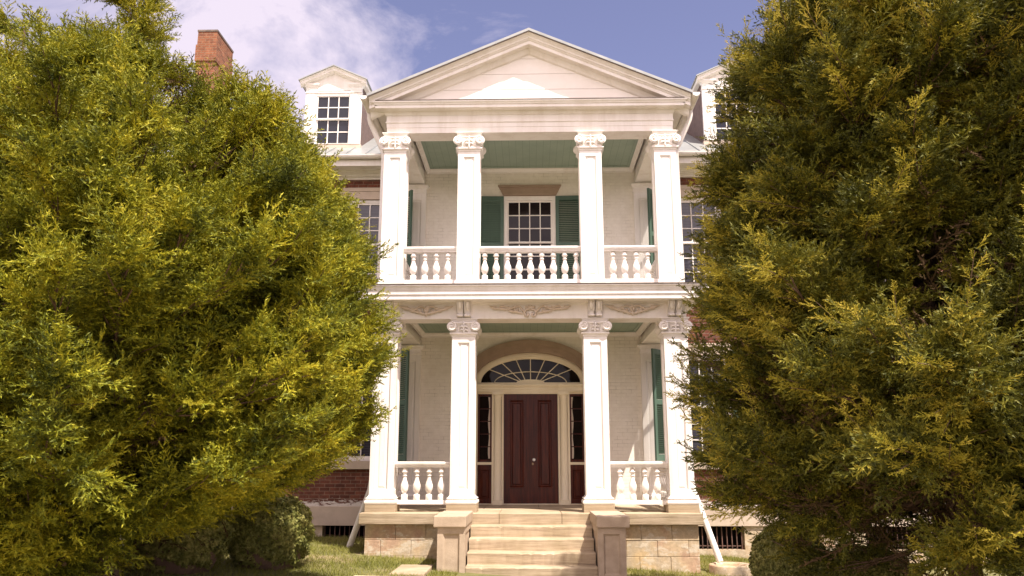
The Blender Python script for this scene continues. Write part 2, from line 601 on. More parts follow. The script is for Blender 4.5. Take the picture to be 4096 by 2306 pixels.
# sides, back
for s in (-1, 1):
    x = 9.5 * s
    mb.add([(x, WY, 0.0), (x, 10.5, 0.0), (x, 10.5, 8.7), (x, 6.6, 11.0), (x, WY, 8.6)], [(0, 1, 2, 3, 4)])
mb.add([(-9.5, 10.5, 0), (9.5, 10.5, 0), (9.5, 10.5, 8.7), (-9.5, 10.5, 8.7)], [(0, 3, 2, 1)])
mb.build('brick_wall', M['brick'], house)

# near-black sheet standing in for the unlit rooms behind the openings
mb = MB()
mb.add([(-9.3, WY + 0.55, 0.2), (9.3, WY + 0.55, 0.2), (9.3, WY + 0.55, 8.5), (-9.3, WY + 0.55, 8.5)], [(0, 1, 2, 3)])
mb.build('dark_room_sheet', M['dark'], house)

# plaster water table and stone basement with vents
mb = MB()
VENTS = [(-4.32, -3.0), (2.95, 4.35), (-8.0, -6.8), (6.8, 8.0)]
for a, b in ((-9.53, -2.87), (2.87, 9.53)):
    mb = MB()
    mb.box(a, b, WY - 0.05, WY + 0.3, 0.585, 0.972)
    mb.build('water_table', M['plaster'], house, bevel=0.008)
mb = MB()
wall_cells(mb, -9.5, -2.8, -0.4, 0.60, WY - 0.005, [(a, b, 0.13, 0.60) for a, b in VENTS if a < 0], 0.25)
mb.build('stone_foundation', M['stone'], house)
mb = MB()
wall_cells(mb, 2.8, 9.5, -0.4, 0.60, WY - 0.005, [(a, b, 0.125, 0.60) for a, b in VENTS if a > 0], 0.25)
mb.build('stone_foundation', M['stone'], house)
for a, b in VENTS:
    mb = MB()
    k = int((b - a) / 0.098)
    for i in range(k):
        x = a + 0.05 + (b - a - 0.1) * i / (k - 1)
        mb.lathe(x, WY + 0.05, [(0.012, 0.12), (0.012, 0.545), (0.001, 0.585)], 6)
    mb.box(a, b, WY + 0.056, WY + 0.064, 0.185, 0.205)
    mb.build('basement_grille', M['iron'], house)

# painted brick wall inside the porch (two storeys), with arched doorway and long window
AC, AA, AB = 3.54, 1.22, 0.66
mb = MB()
PW = 2.82
wall_cells(mb, -PW, PW, 5.02, 8.7, WY - 0.004, [(-0.535, 0.535, 5.35, 7.70)])
for s in (-1, 1):
    a, b = sorted((s * AA, s * PW))
    mb.add([(a, WY - 0.004, 0.9), (b, WY - 0.004, 0.9), (b, WY - 0.004, 5.02), (a, WY - 0.004, 5.02)], [(0, 1, 2, 3)])
N = 40
arc = [(-AA * math.cos(math.pi * i / N), AC + AB * math.sin(math.pi * i / N)) for i in range(N + 1)]
vs = [(x, WY - 0.004, z) for x, z in arc] + [(x, WY - 0.004, 5.02) for x, z in arc]
mb.add(vs, [(i, i + 1, N + 2 + i, N + 1 + i) for i in range(N)])
vs = [(x, WY - 0.004, z) for x, z in arc] + [(x, WY + 0.30, z) for x, z in arc]
mb.add(vs, [(i + 1, i, N + 1 + i, N + 2 + i) for i in range(N)])
for s in (-1, 1):
    x = s * AA
    mb.add([(x, WY - 0.004, 0.9), (x, WY + 0.3, 0.9), (x, WY + 0.3, AC), (x, WY - 0.004, AC)], [(0, 1, 2, 3)])
mb.build('painted_porch_wall', M['painted_brick'], house)

# stone archivolt over the doorway
def ell_ring(mb, a0, b0, a1, b1, y0, y1, cz=AC, n=48, z_leg=None):
    """half elliptical band between ellipse 0 (inner) and 1 (outer), from y0 (front) to y1"""
    rings = []
    for i in range(n + 1):
        t = math.pi * i / n
        c, s_ = -math.cos(t), math.sin(t)
        rings.append([(a0 * c, y0, cz + b0 * s_), (a1 * c, y0, cz + b1 * s_), (a1 * c, y1, cz + b1 * s_), (a0 * c, y1, cz + b0 * s_)])
    mb.loft(rings)


mb = MB()
ell_ring(mb, 1.33, 0.79, 1.45, 0.905, WY - 0.085, WY)
ell_ring(mb, 1.26, 0.705, 1.335, 0.795, WY - 0.055, WY + 0.02)
ell_ring(mb, 1.20, 0.64, 1.262, 0.707, WY - 0.03, WY + 0.1)
for s in (-1, 1):
    a, b = sorted((1.20 * s, 1.45 * s))
    mb.box(a, b, WY - 0.05, WY, 1.0, AC - 0.001)
mb.build('door_arch', M['brown_stone'], house)

# ---- entrance: fanlight, transom, sidelights, doors
DY = WY + 0.14
mb = MB()
ell_ring(mb, 1.067, 0.506, 1.20, 0.642, DY - 0.04, DY + 0.05)
ell_ring(mb, 1.10, 0.54, 1.165, 0.605, DY - 0.065, DY - 0.03)
mb.box(-1.20, 1.20, DY - 0.04, DY + 0.05, 3.495, AC)
rings = []
for i in range(25):     # hub
    t = math.pi * i / 24
    rings.append([(-0.30 * math.cos(t), DY - 0.03, AC - 0.002), (-0.30 * math.cos(t), DY - 0.03, AC + 0.065 * math.sin(t) + 0.001),
                  (-0.30 * math.cos(t), DY + 0.03, AC + 0.065 * math.sin(t) + 0.001), (-0.30 * math.cos(t), DY + 0.03, AC - 0.002)])
mb.loft(rings)
fan = mb.build('fanlight', M['cream'], house)
mb = MB()
ez = lambda x: AC + 0.506 * math.sqrt(max(0, 1 - (x / 1.067) ** 2))
for xt, xb in ((-0.89, -0.22), (-0.615, -0.185), (-0.31, -0.10), (0, 0), (0.31, 0.10), (0.615, 0.185), (0.89, 0.22)):
    mb.tube([(xb, DY + 0.012, AC + 0.02), (xt, DY + 0.012, ez(xt) + 0.01)], 0.011, 6)
mb.tube([(-0.775 * math.cos(math.pi * i / 30), DY + 0.008, AC + 0.235 * math.sin(math.pi * i / 30)) for i in range(31)], 0.011, 6)
mb.build('glazing_bars', M['cream'], fan)
mb = MB()
vs = [(-1.07 * math.cos(math.pi * i / N), DY + 0.02, AC + 0.51 * math.sin(math.pi * i / N)) for i in range(N + 1)]
mb.add(vs, [tuple(range(N + 1))])
mb.build('pane', M['glass_brown'], fan)
for c in fan.children:
    c.matrix_parent_inverse = Matrix.Translation((0, 0, 0))

# door surround: entablature blocks, transom, jambs
mb = MB()
ent = [(-0.1, 3.335), (0.03, 3.335), (0.03, 3.385), (0.04, 3.39), (0.04, 3.43), (0.055, 3.435), (0.09, 3.475), (0.09, 3.497), (-0.1, 3.497)]
mb.xrun(ent, -0.60, 0.60, DY)
for s in (-1, 1):
    a, b = sorted((0.602 * s, 1.20 * s))
    mb.loft([[(x, DY - 0.06 - o, z) for o, z in ent] for x in (a, b)])
    a, b = sorted((0.578 * s, 0.62 * s)); mb.box(a, b, DY - 0.02, DY + 0.1, 1.0, 3.335)
    a, b = sorted((0.785 * s, 0.83 * s)); mb.box(a, b, DY - 0.02, DY + 0.1, 1.0, 3.335)
    a, b = sorted((1.13 * s, 1.20 * s)); mb.box(a, b, DY - 0.02, DY + 0.1, 1.0, 3.335)
    a, b = sorted((0.83 * s, 1.13 * s)); mb.box(a, b, DY - 0.02, DY + 0.08, 1.812, 1.866)
    mb.box(a, b, DY - 0.02, DY + 0.08, 3.295, 3.335)
    mb.box(a, b, DY - 0.02, DY + 0.08, 1.0, 1.02)
mb.box(-0.578, 0.578, DY - 0.02, DY + 0.1, 3.297, 3.335)
mb.box(-0.578, 0.578, DY - 0.03, DY + 0.1, 1.0, 1.018)
mb.build('door_surround', M['cream'], house, bevel=0.004)
col_me = None
for s in (-1, 1):
    if col_me is None:
        mb = MB()
        mb.box(-0.105, 0.105, -0.105, 0.1, 0, 0.075)
        mb.lathe(0, 0, [(0.094, 0.075), (0.1, 0.09), (0.094, 0.115), (0.082, 0.125), (0.08, 0.6), (0.076, 2.18), (0.082, 2.19), (0.076, 2.205), (0.078, 2.235), (0.1, 2.275)], 24)
        mb.box(-0.108, 0.108, -0.108, 0.1, 2.275, 2.335)
        hc = mb.build('door_column', M['cream'], house, loc=(s * 0.703, DY - 0.03, 1.0))
        col_me = hc
    else:
        copy_tree(col_me, loc=(s * 0.703, DY - 0.03, 1.0))
# door leaves
for s in (-1, 1):
    mb = MB()
    x0, x1 = (-0.576, -0.003) if s < 0 else (0.003, 0.576)
    po, pi_ = (0.125, 0.425) if s < 0 else (0.148, 0.448)
    mb.panel((x0, DY + 0.03, 1.02), (1, 0, 0), (0, 0, 1), x1 - x0, 2.275, po, pi_, 0.33, 2.145, 0.028, 0.035, 0.018)
    mb.box(x0, x1, DY + 0.075, DY + 0.09, 1.02, 3.295)
    d = mb.build('door', M['door'], house)
    mb = MB()
    e0, e1 = x0 + po, x0 + pi_
    for a, b, c, e in ((e0 - 0.02, e1 + 0.02, 3.165, 3.185), (e0 - 0.02, e1 + 0.02, 1.33, 1.35)):
        mb.box(a, b, DY + 0.014, DY + 0.032, c, e)
    for a in (e0 - 0.02, e1 + 0.001):
        mb.box(a, a + 0.019, DY + 0.014, DY + 0.032, 1.351, 3.164)
    if s < 0:
        mb.box(-0.02, 0.012, DY + 0.012, DY + 0.029, 1.021, 3.294)
    pm = mb.build('panel_moulding', M['door'], d, local=True)
    if s > 0:
        mb = MB()
        prof = [(0.016, 0.0), (0.016, 0.03), (0.03, 0.04), (0.033, 0.055), (0.026, 0.072), (0.004, 0.08)]
        mb.loft([[(0.065 + r * math.cos(t), DY + 0.03 - h, 1.915 + r * math.sin(t)) for t in [2 * math.pi * k / 14 for k in range(14)]] for r, h in prof], smooth=True)
        mb.build('door_knob', M['porcelain'], d, local=True)
        mb = MB()
        mb.loft([[(0.04 + r * math.cos(t), DY + 0.03 - h, 1.83 + 1.2 * r * math.sin(t)) for t in [2 * math.pi * k / 12 for k in range(12)]] for r, h in ((0.022, 0.0), (0.022, 0.008), (0.006, 0.012))])
        mb.build('keyhole_plate', M['brass'], d, local=True)
# sidelights
for s in (-1, 1):
    x0, x1 = sorted((0.831 * s, 1.129 * s))
    mb = MB()
    fr = 0.035
    mb.box(x0, x0 + fr, DY, DY + 0.05, 1.866, 3.295); mb.box(x1 - fr, x1, DY, DY + 0.05, 1.866, 3.295)
    mb.box(x0 + fr, x1 - fr, DY, DY + 0.05, 1.866, 1.92); mb.box(x0 + fr, x1 - fr, DY, DY + 0.05, 3.25, 3.295)
    for k in range(1, 5):
        z = 1.92 + 1.33 * k / 5
        mb.box(x0 + fr, x1 - fr, DY + 0.012, DY + 0.04, z - 0.01, z + 0.01)
    mb.panel((x0, DY, 1.02), (1, 0, 0), (0, 0, 1), x1 - x0, 0.79, 0.05, x1 - x0 - 0.05, 0.10, 0.69, 0.02, 0.02, 0.012)
    sl = mb.build('sidelight', M['door'], house)
    mb = MB()
    mb.add([(x0 + fr, DY + 0.035, 1.92), (x1 - fr, DY + 0.035, 1.92), (x1 - fr, DY + 0.035, 3.25), (x0 + fr, DY + 0.035, 3.25)], [(0, 1, 2, 3)])
    mb.build('pane', M['glass_brown'], sl, local=True)
    mb = MB()
    ci = x1 - fr if s < 0 else x0 + fr
    pts_ = [(ci - s * -0.0 + s * (0.012 * math.sin(k * 1.7)), 1.94 + 1.29 * k / 12) for k in range(13)]
    mb.add([(ci, DY + 0.0335, z_) for _, z_ in pts_] + [(ci + s * (0.035 + 0.012 * math.sin(k * 1.1)), DY + 0.0335, z_) for k, (_, z_) in enumerate(pts_)],
           [(k, k + 1, 14 + k, 13 + k) for k in range(12)])
    mb.build('curtain', M['ornament'], sl, local=True)


# ---- windows
def sash(mb, x0, x1, z0, z1, nx, nz, y, st=0.045, bar=0.011, bot=None):
    bot = bot or st
    mb.box(x0, x0 + st, y, y + 0.045, z0, z1); mb.box(x1 - st, x1, y, y + 0.045, z0, z1)
    mb.box(x0 + st, x1 - st, y, y + 0.045, z0, z0 + bot); mb.box(x0 + st, x1 - st, y, y + 0.045, z1 - st, z1)
    a, b, c, d = x0 + st, x1 - st, z0 + bot, z1 - st
    for i in range(1, nx):
        x = a + (b - a) * i / nx
        mb.box(x - bar, x + bar, y + 0.006, y + 0.036, c, d)
    for j in range(1, nz):
        z = c + (d - c) * j / nz
        mb.box(a, b, y + 0.009, y + 0.033, z - bar, z + bar)


def make_window(x, op, lintel, kind):
    w2 = 0.655
    z0, z1 = op[2], op[3]
    y = 0
    zc = z0
    H = z1 - z0
    mb = MB()
    mb.box(-w2, -w2 + 0.075, 0.03, 0.14, 0, H); mb.box(w2 - 0.075, w2, 0.03, 0.14, 0, H)
    mb.box(-w2 + 0.075, w2 - 0.075, 0.03, 0.14, H - 0.06, H)
    mb.box(-w2 + 0.075, w2 - 0.075, 0.03, 0.14, 0, 0.04)
    fr = mb.build('window', M['white'], house, loc=(x, WY, z0))
    mid = (H + 0.0) / 2 + 0.02
    mb = MB(); sash(mb, -0.58, 0.58, mid - 0.02, H - 0.06, 4, 3, 0.05)
    mb.build('upper_sash', M['white'], fr, local=True)
    mb = MB(); sash(mb, -0.58, 0.58, 0.04, mid + 0.02, 4, 3, 0.10, bot=0.06)
    mb.build('lower_sash', M['white'], fr, local=True)
    mb = MB()
    for a, b, yy in ((mid, H - 0.08, 0.078), (0.06, mid, 0.128)):
        mb.add([(-0.56, yy, a), (0.56, yy, a), (0.56, yy, b), (-0.56, yy, b)], [(0, 1, 2, 3)])
    mb.build('pane', M['glass_blind'], fr, local=True)
    mb = MB()
    a, b = lintel
    mb.box(-0.72, 0.72, -0.02, 0.10, H + 0.002, H + a); mb.box(-0.74, 0.74, -0.035, 0.1, H + a + 0.001, H + b)
    mb.build('lintel', M['plaster'], fr, local=True, bevel=0.006)
    mb = MB()
    mb.box(-0.76, 0.76, -0.075, 0.14, -0.17 if kind == 'low' else -0.13, -0.002)
    mb.build('sill', M['plaster'], fr, local=True, bevel=0.006)
    return fr


w_up = make_window(WINX[1], UW, (0.19, 0.28), 'up')
w_lo = make_window(WINX[1], LW, (0.17, 0.26), 'low')
for x in (WINX[0], WINX[2], WINX[3]):
    copy_tree(w_up, loc=(x, WY, UW[2])); copy_tree(w_lo, loc=(x, WY, LW[2]))

# centre window on the upper porch, lower sash pushed up
mb = MB()
z0, z1 = 5.35, 7.70
mb.box(-0.575, -0.505, WY - 0.03, WY + 0.12, z0, z1); mb.box(0.505, 0.575, WY - 0.03, WY + 0.12, z0, z1)
mb.box(-0.505, 0.505, WY - 0.03, WY + 0.12, 7.615, z1); mb.box(-0.6, 0.6, WY - 0.06, WY + 0.12, 5.29, z0)
cw = mb.build('window', M['white'], house)
mb = MB(); sash(mb, -0.505, 0.505, 6.63, 7.615, 4, 3, WY + 0.03, st=0.035)
mb.build('upper_sash', M['white'], cw, local=True)
mb = MB(); sash(mb, -0.505, 0.505, 6.02, 6.665, 4, 2, WY + 0.08, st=0.035)
mb.build('lower_sash', M['white'], cw, local=True)
mb = MB()
for a, b, yy in ((6.65, 7.59, WY + 0.05), (5.36, 6.65, WY + 0.11)):
    mb.add([(-0.5, yy, a), (0.5, yy, a), (0.5, yy, b), (-0.5, yy, b)], [(0, 1, 2, 3)])
mb.build('pane', M['porch_glass'], cw, local=True)
mb = MB()
rings = []
for yy, g in ((WY - 0.05, 0.0), (WY + 0.01, 0.0)):
    rings.append([(-0.60, yy, 7.735), (0.60, yy, 7.735), (0.71, yy, 7.955), (-0.71, yy, 7.955)])
mb.loft(rings)
rings = [[(-0.585, yy, 7.722), (0.585, yy, 7.722), (0.60, yy, 7.765), (-0.60, yy, 7.765)] for yy in (WY - 0.065, WY + 0.01)]
mb.loft(rings)
mb.loft([[(-0.685, yy, 7.905), (0.685, yy, 7.905), (0.715, yy, 7.962), (-0.715, yy, 7.962)] for yy in (WY - 0.075, WY + 0.01)])
mb.build('lintel', M['brown_stone'], cw, local=True)


# ---- louvred shutters (hinge at local x = 0, leaf towards +x, face to -y)
def shutter_mesh(w, h):
    mb = MB()
    st = 0.075
    mb.box(0, st, -0.02, 0.02, 0, h); mb.box(w - st, w, -0.02, 0.02, 0, h)
    bars = [(0, 0.13), (h * 0.52 - 0.05, h * 0.52 + 0.05), (h - 0.10, h)]
    for a, b in bars:
        mb.box(st, w - st, -0.02, 0.02, a, b)
    for (a, b), (c, d) in zip(bars[:-1], bars[1:]):
        n = int((c - b) / 0.042)
        for i in range(n):
            z = b + 0.012 + (c - b - 0.012) * i / n
            mb.add([(st, -0.017, z), (w - st, -0.017, z), (w - st, 0.013, z + 0.034), (st, 0.013, z + 0.034),
                    (st, -0.017, z + 0.007), (w - st, -0.017, z + 0.007), (w - st, 0.013, z + 0.041), (st, 0.013, z + 0.041)],
                   [(0, 3, 2, 1), (4, 5, 6, 7), (0, 1, 5, 4), (2, 3, 7, 6)])
    return mb


sh_up = shutter_mesh(0.585, 2.12)
sh_lo = shutter_mesh(0.585, 2.30)
firstu = sh_up.build('shutter', M['shutter'], house, loc=(2.955, WY - 0.03, 5.60)); firstu.rotation_euler = (0, 0, math.pi + R(50))
firstl = sh_lo.build('shutter', M['shutter'], house, loc=(2.955, WY - 0.03, 1.89)); firstl.rotation_euler = (0, 0, math.pi + R(45))
for src, z, an in ((firstu, 5.60, 50), (firstl, 1.89, 47)):
    copy_tree(src, loc=(-2.955, WY - 0.03, z), rotz=-R(an))
    for hx, rz in ((4.265, R(-6)), (-4.265, math.pi + R(6)), (6.445, math.pi + R(8)), (7.755, R(-6)), (-6.445, R(-8)), (-7.755, math.pi + R(6))):
        copy_tree(src, loc=(hx, WY - 0.03, z), rotz=rz)
ps = shutter_mesh(0.575, 2.35)
a = ps.build('shutter', M['shutter'], house, loc=(-0.578, WY - 0.035, 5.35)); a.rotation_euler = (0, 0, math.pi + R(2))
copy_tree(a, loc=(0.578, WY - 0.035, 5.35), rotz=R(-2))

# ---- porch base: ashlar blocks, slab
mb = MB()
rows = [(0.552, 0.806), (0.288, 0.548), (0.024, 0.284), (-0.25, 0.02)]
for ri, (za, zb) in enumerate(rows):
    off = (0.0, 0.27, 0.03, 0.3)[ri]
    x = -2.86
    cuts = [-2.86]
    xx = -2.86 + 0.52 - off * 0.9 if off else -2.86 + 0.53
    while xx < 2.80:
        if xx - cuts[-1] > 0.15: cuts.append(xx)
        xx += 0.525
    cuts.append(2.85)
    for a_, b_ in zip(cuts[:-1], cuts[1:]):
        j = random.uniform(-0.004, 0.004)
        mb.box(a_ + 0.0025, b_ - 0.0025, -0.16 + j, 0.3, za, zb)
    for s in (-1, 1):
        y = 0.302
        while y < 2.6:
            y2 = min(y + 0.55, 2.69)
            a_, b_ = sorted((s * 2.855, s * 2.55))
            mb.box(a_, b_, y + 0.0025, y2 - 0.0025, za, zb); y = y2
pb = mb.build('porch_base', M['stone'], house, bevel=0.007)
mb = MB(); mb.box(-2.83, 2.82, -0.13, 2.68, -0.2, 0.80)
mb.build('porch_core', M['pink_stone'], house)
mb = MB()
xs = [-2.955, -1.62, -0.55, 0.52, 1.60, 2.92]
for a_, b_ in zip(xs[:-1], xs[1:]):
    mb.box(a_ + 0.002, b_ - 0.002, -0.27, 1.2, 0.812, 1.0)
xs = [-2.955, -2.0, -0.9, 0.15, 1.2, 2.1, 2.92]
for a_, b_ in zip(xs[:-1], xs[1:]):
    mb.box(a_ + 0.002, b_ - 0.002, 1.204, 3.0, 0.812, 0.998)
mb.build('porch_floor', M['step_stone'], house, bevel=0.012)


# ---- columns
def make_column(lower):
    """origin at floor, centre of the front face; y goes back"""
    hw, dp = 0.212, 0.424
    H = 3.43 if lower else 3.10
    if lower:
        zb, zs = 0.285, 3.085
    else:
        zb, zs = 0.16, 2.70
    mb = MB()
    h = zs - zb
    pz0, pz1 = (0.09 if lower else 0.06), h - 0.10
    a, b = 0.105, 0.319
    mb.panel((-hw, 0, zb), (1, 0, 0), (0, 0, 1), 2 * hw, h, a, b, pz0, pz1, 0.030, 0.024, 0.009)
    mb.panel((hw, 0, zb), (0, 1, 0), (0, 0, 1), dp, h, a, b, pz0, pz1, 0.030, 0.024, 0.009)
    mb.panel((hw, dp, zb), (-1, 0, 0), (0, 0, 1), 2 * hw, h, a, b, pz0, pz1, 0.030, 0.024, 0.009)
    mb.panel((-hw, dp, zb), (0, -1, 0), (0, 0, 1), dp, h, a, b, pz0, pz1, 0.030, 0.024, 0.009)
    c = mb.build('column', M['white'], house)
    # base
    def sq(prof):
        m = MB()
        m.loft([[(-hw - o, -o, z), (hw + o, -o, z), (hw + o, dp + o, z), (-hw - o, dp + o, z)] for o, z in prof])
        return m
    if lower:
        sq([(0.055, 0.0), (0.055, 0.132)]).build('plinth', M['step_stone'], c, local=True, bevel=0.006)
        sq([(0.046, 0.133), (0.058, 0.147), (0.064, 0.17), (0.058, 0.195), (0.048, 0.208), (0.034, 0.212), (0.034, 0.222), (0.046, 0.226), (0.05, 0.235), (0.046, 0.246), (0.024, 0.25), (0.018, 0.262), (0.008, 0.276), (0.0, 0.288)]).build('base', M['white'], c, local=True)
    else:
        sq([(0.03, 0.0), (0.03, 0.125), (0.012, 0.14), (0.0, 0.161)]).build('base', M['white'], c, local=True)
    # capital: necking, block, volutes, abacus
    z = zs
    sc = 1.0
    k = H - zs              # capital height
    m = sq([(0.0, zs - 0.001), (0.012, zs + 0.012), (0.012, zs + 0.03), (0.036, zs + 0.05), (0.044, zs + 0.055), (0.044, zs + 0.078), (0.01, zs + 0.082),
            (0.006, zs + 0.12), (0.012, H - 0.075), (0.02, H - 0.06)])
    cap = m.build('capital', M['white'], c, local=True)
    m = sq([(0.015, H - 0.061), (0.022, H - 0.045), (0.035, H - 0.022), (0.047, H - 0.016), (0.047, H - 0.0)])
    m.build('abacus', M['white'], c, local=True)
    m = MB()
    vz = zs + 0.082 + (H - zs - 0.15) * 0.54
    rv = 0.088
    for s in (-1, 1):
        cx = s * 0.215
        # bolster running front to back, pinched in the middle
        prof = [(-0.075, rv), (-0.035, rv), (-0.02, rv * 0.86), (0.06, rv * 0.62), (0.212, rv * 0.5), (0.364, rv * 0.62), (0.444, rv * 0.86), (0.459, rv), (0.499, rv)]
        rings = [[(cx + r * math.cos(t), y, vz + r * math.sin(t)) for t in [2 * math.pi * q / 20 for q in range(20)]] for y, r in prof]
        m.loft(rings, smooth=True)
        for yy in (-0.078, 0.502):
            pts, rd = [], []
            for i in range(44):
                t = i / 43
                ang = math.pi / 2 + s * (-1) * (0.0) + (-s) * (t * 2 * math.pi * 1.85) * -1
                rr = (rv - 0.008) * (1 - t) + 0.016 * t
                pts.append((cx + rr * math.cos(ang) * 1, yy, vz + rr * math.sin(ang)))
                rd.append(0.0145 * (1 - 0.35 * t))
            m.tube(pts, rd, 6, flat=1.0)
            m.loft([[(cx + r * math.cos(t), yy + (dy if yy < 0 else -dy), vz + r * math.sin(t)) for t in [2 * math.pi * q / 10 for q in range(10)]] for r, dy in ((0.022, 0.0), (0.02, -0.014), (0.008, -0.02))], smooth=True)
    m.build('volute', M['white'], c, local=True)
    # cresting between the volutes: canal and small leaf cross
    m = MB()
    for yy, sg in ((-0.016, 1),):
        zt = vz + 0.075
        m.tube([(-0.20, yy - 0.045, zt), (-0.1, yy - 0.05, zt - 0.012), (0, yy - 0.05, zt - 0.016), (0.1, yy - 0.05, zt - 0.012), (0.20, yy - 0.045, zt)], 0.014, 6)
        for s in (-1, 1):
            m.tube([(s * 0.135, yy - 0.02, vz + 0.06), (s * 0.128, yy - 0.022, vz - 0.02), (s * 0.126, yy - 0.02, zs + 0.085)], 0.009, 6)
            m.tube([(0, yy - 0.02, vz - 0.02), (s * 0.03, yy - 0.035, vz + 0.005), (s * 0.06, yy - 0.035, vz - 0.008), (s * 0.066, yy - 0.02, vz - 0.03)], [0.016, 0.02, 0.016, 0.006], 6)
            m.tube([(0, yy - 0.02, vz - 0.07), (s * 0.035, yy - 0.033, vz - 0.055), (s * 0.07, yy - 0.033, vz - 0.07), (s * 0.075, yy - 0.02, vz - 0.095)], [0.014, 0.018, 0.016, 0.006], 6)
            m.tube([(s * 0.03, yy - 0.02, vz + 0.055), (s * 0.07, yy - 0.025, vz + 0.045)], [0.006, 0.012], 6)
        m.tube([(0, yy - 0.02, zs + 0.084), (0, yy - 0.038, vz - 0.04), (0, yy - 0.038, vz + 0.02), (0, yy - 0.05, vz + 0.065), (0, yy - 0.03, vz + 0.10)], [0.022, 0.016, 0.014, 0.02, 0.005], 8)
    m.build('carved_leaves', M['white'], c, local=True)
    return c


LX = (-2.635, -1.215, 1.18, 2.635)
UX = (-2.60, -1.165, 1.175, 2.61)
for xs, zf, yf, low in ((LX, 1.0, 0.0, True), (UX, 5.02, 0.085, False)):
    c0 = make_column(low)
    c0.location = (xs[0], yf, zf)
    for x in xs[1:]:
        copy_tree(c0, loc=(x, yf, zf))

# pilasters against the wall
for z0, zc, zt, hx in ((1.0, 4.13, 4.322, 2.352), (5.02, 7.757, 7.965, 2.325)):
    for s in (-1, 1):
        mb = MB()
        a, b = sorted((hx * s, (hx + 0.43) * s))
        w = b - a
        mb.panel((a, WY - 0.09, z0), (1, 0, 0), (0, 0, 1), w, zc - z0, 0.105, w - 0.105, 0.38, zc - z0 - 0.14, 0.022, 0.02, 0.008)
        for x in (a, b):
            mb.add([(x, WY - 0.09, z0), (x, WY, z0), (x, WY, zc), (x, WY - 0.09, zc)], [(0, 1, 2, 3) if x == a else (3, 2, 1, 0)])
        p_ = mb.build('pilaster', M['white'], house)
        mb = MB()
        prof = [(0.0, zc), (0.02, zc + 0.005), (0.02, zc + 0.03), (0.005, zc + 0.035), (0.005, zt - 0.09), (0.02, zt - 0.075), (0.06, zt - 0.035), (0.06, zt)]
        mb.loft([[(a - o, WY - 0.09 - o, z), (b + o, WY - 0.09 - o, z), (b + o, WY, z), (a - o, WY, z)] for o, z in prof])
        mb.build('capital', M['white'], p_, local=True)
        mb = MB()
        prof = [(0.03, z0), (0.03, z0 + 0.18), (0.01, z0 + 0.2), (0.003, z0 + 0.23)]
        mb.loft([[(a - o, WY - 0.09 - o, z), (b + o, WY - 0.09 - o, z), (b + o, WY, z), (a - o, WY, z)] for o, z in prof])
        mb.build('base', M['white'], p_, local=True)

# ---- lower entablature
mb = MB()
prof = [(-0.46, 4.425), (0.0, 4.425), (0.0, 4.69), (0.018, 4.70), (0.028, 4.722), (0.31, 4.724), (0.32, 4.73), (0.32, 4.806), (0.326, 4.808), (0.326, 4.815),
        (0.338, 4.817), (0.338, 4.884), (0.345, 4.887), (0.35, 4.905), (0.365, 4.945), (0.385, 4.962), (0.385, 4.984), (-0.46, 4.984)]
mb.usweep(prof, 2.85, 0.015, WY - 0.004, 0.8)
mb.build('lower_entablature', M['white'], house)
mb = MB()
mb.usweep([(-0.5, 4.985), (0.392, 4.985), (0.398, 4.990), (0.398, 5.004), (-0.5, 5.018)], 2.85, 0.015, WY - 0.004, 0.8)
mb.build('deck_flashing', M['tin'], house)
mb = MB(); mb.box(-2.42, 2.42, 0.45, WY - 0.006, 4.9, 5.016)
mb.build('upper_porch_floor', M['white'], house)
# soffits of both porches
for zc, hx, y0 in ((4.60, 2.35, 0.40), (8.36, 2.33, 0.40)):
    mb = MB()
    mb.box(-hx, hx, y0, WY - 0.005, zc, zc + 0.05)
    for a_, b_, c_, d_ in ((-hx + 0.12, -hx + 0.16, y0, WY - 0.2),(hx - 0.16, hx - 0.12, y0, WY - 0.2)):
        mb.box(a_, b_, c_, d_, zc - 0.012, zc + 0.01)
    mb.box(-hx + 0.12, hx - 0.12, WY - 0.2, WY - 0.17, zc - 0.012, zc + 0.01)
    mb.build('porch_ceiling', M['teal_ceiling'], house)
    mb = MB()
    cr = [(0.0, zc - 0.10), (0.015, zc - 0.10), (0.02, zc - 0.07), (0.045, zc - 0.05), (0.075, zc - 0.02), (0.075, zc - 0.002), (0.0, zc - 0.002)]
    mb.xrun(cr, -hx + 0.02, hx - 0.02, WY - 0.006)
    mb.yrun(cr, y0 + 0.05, WY - 0.006, -hx + 0.005, 1)
    mb.yrun(cr, y0 + 0.05, WY - 0.006, hx - 0.005, -1)
    mb.build('crown_moulding', M['white'], house)


# deeper side beams that rest on the pilaster capitals
for zb_, zt_, xo, y0_ in ((4.335, 4.424, 2.84, 0.47), (7.985, 8.124, 2.77, 0.51)):
    for s in (-1, 1):
        mb = MB()
        a_, b_ = sorted((s * 2.36, s * xo))
        mb.box(a_, b_, y0_, WY - 0.01, zb_, zt_)
        mb.build('side_beam', M['white'], house)

# ---- carved ornaments on the frieze
def scroll(cx, cz, r0, r1, a0, turns, n=26):
    pts, rd = [], []
    for i in range(n):
        t = i / (n - 1)
        a = a0 + turns * 2 * math.pi * t
        r = r0 + (r1 - r0) * t
        pts.append((cx + r * math.cos(a), cz + r * math.sin(a)))
    return pts


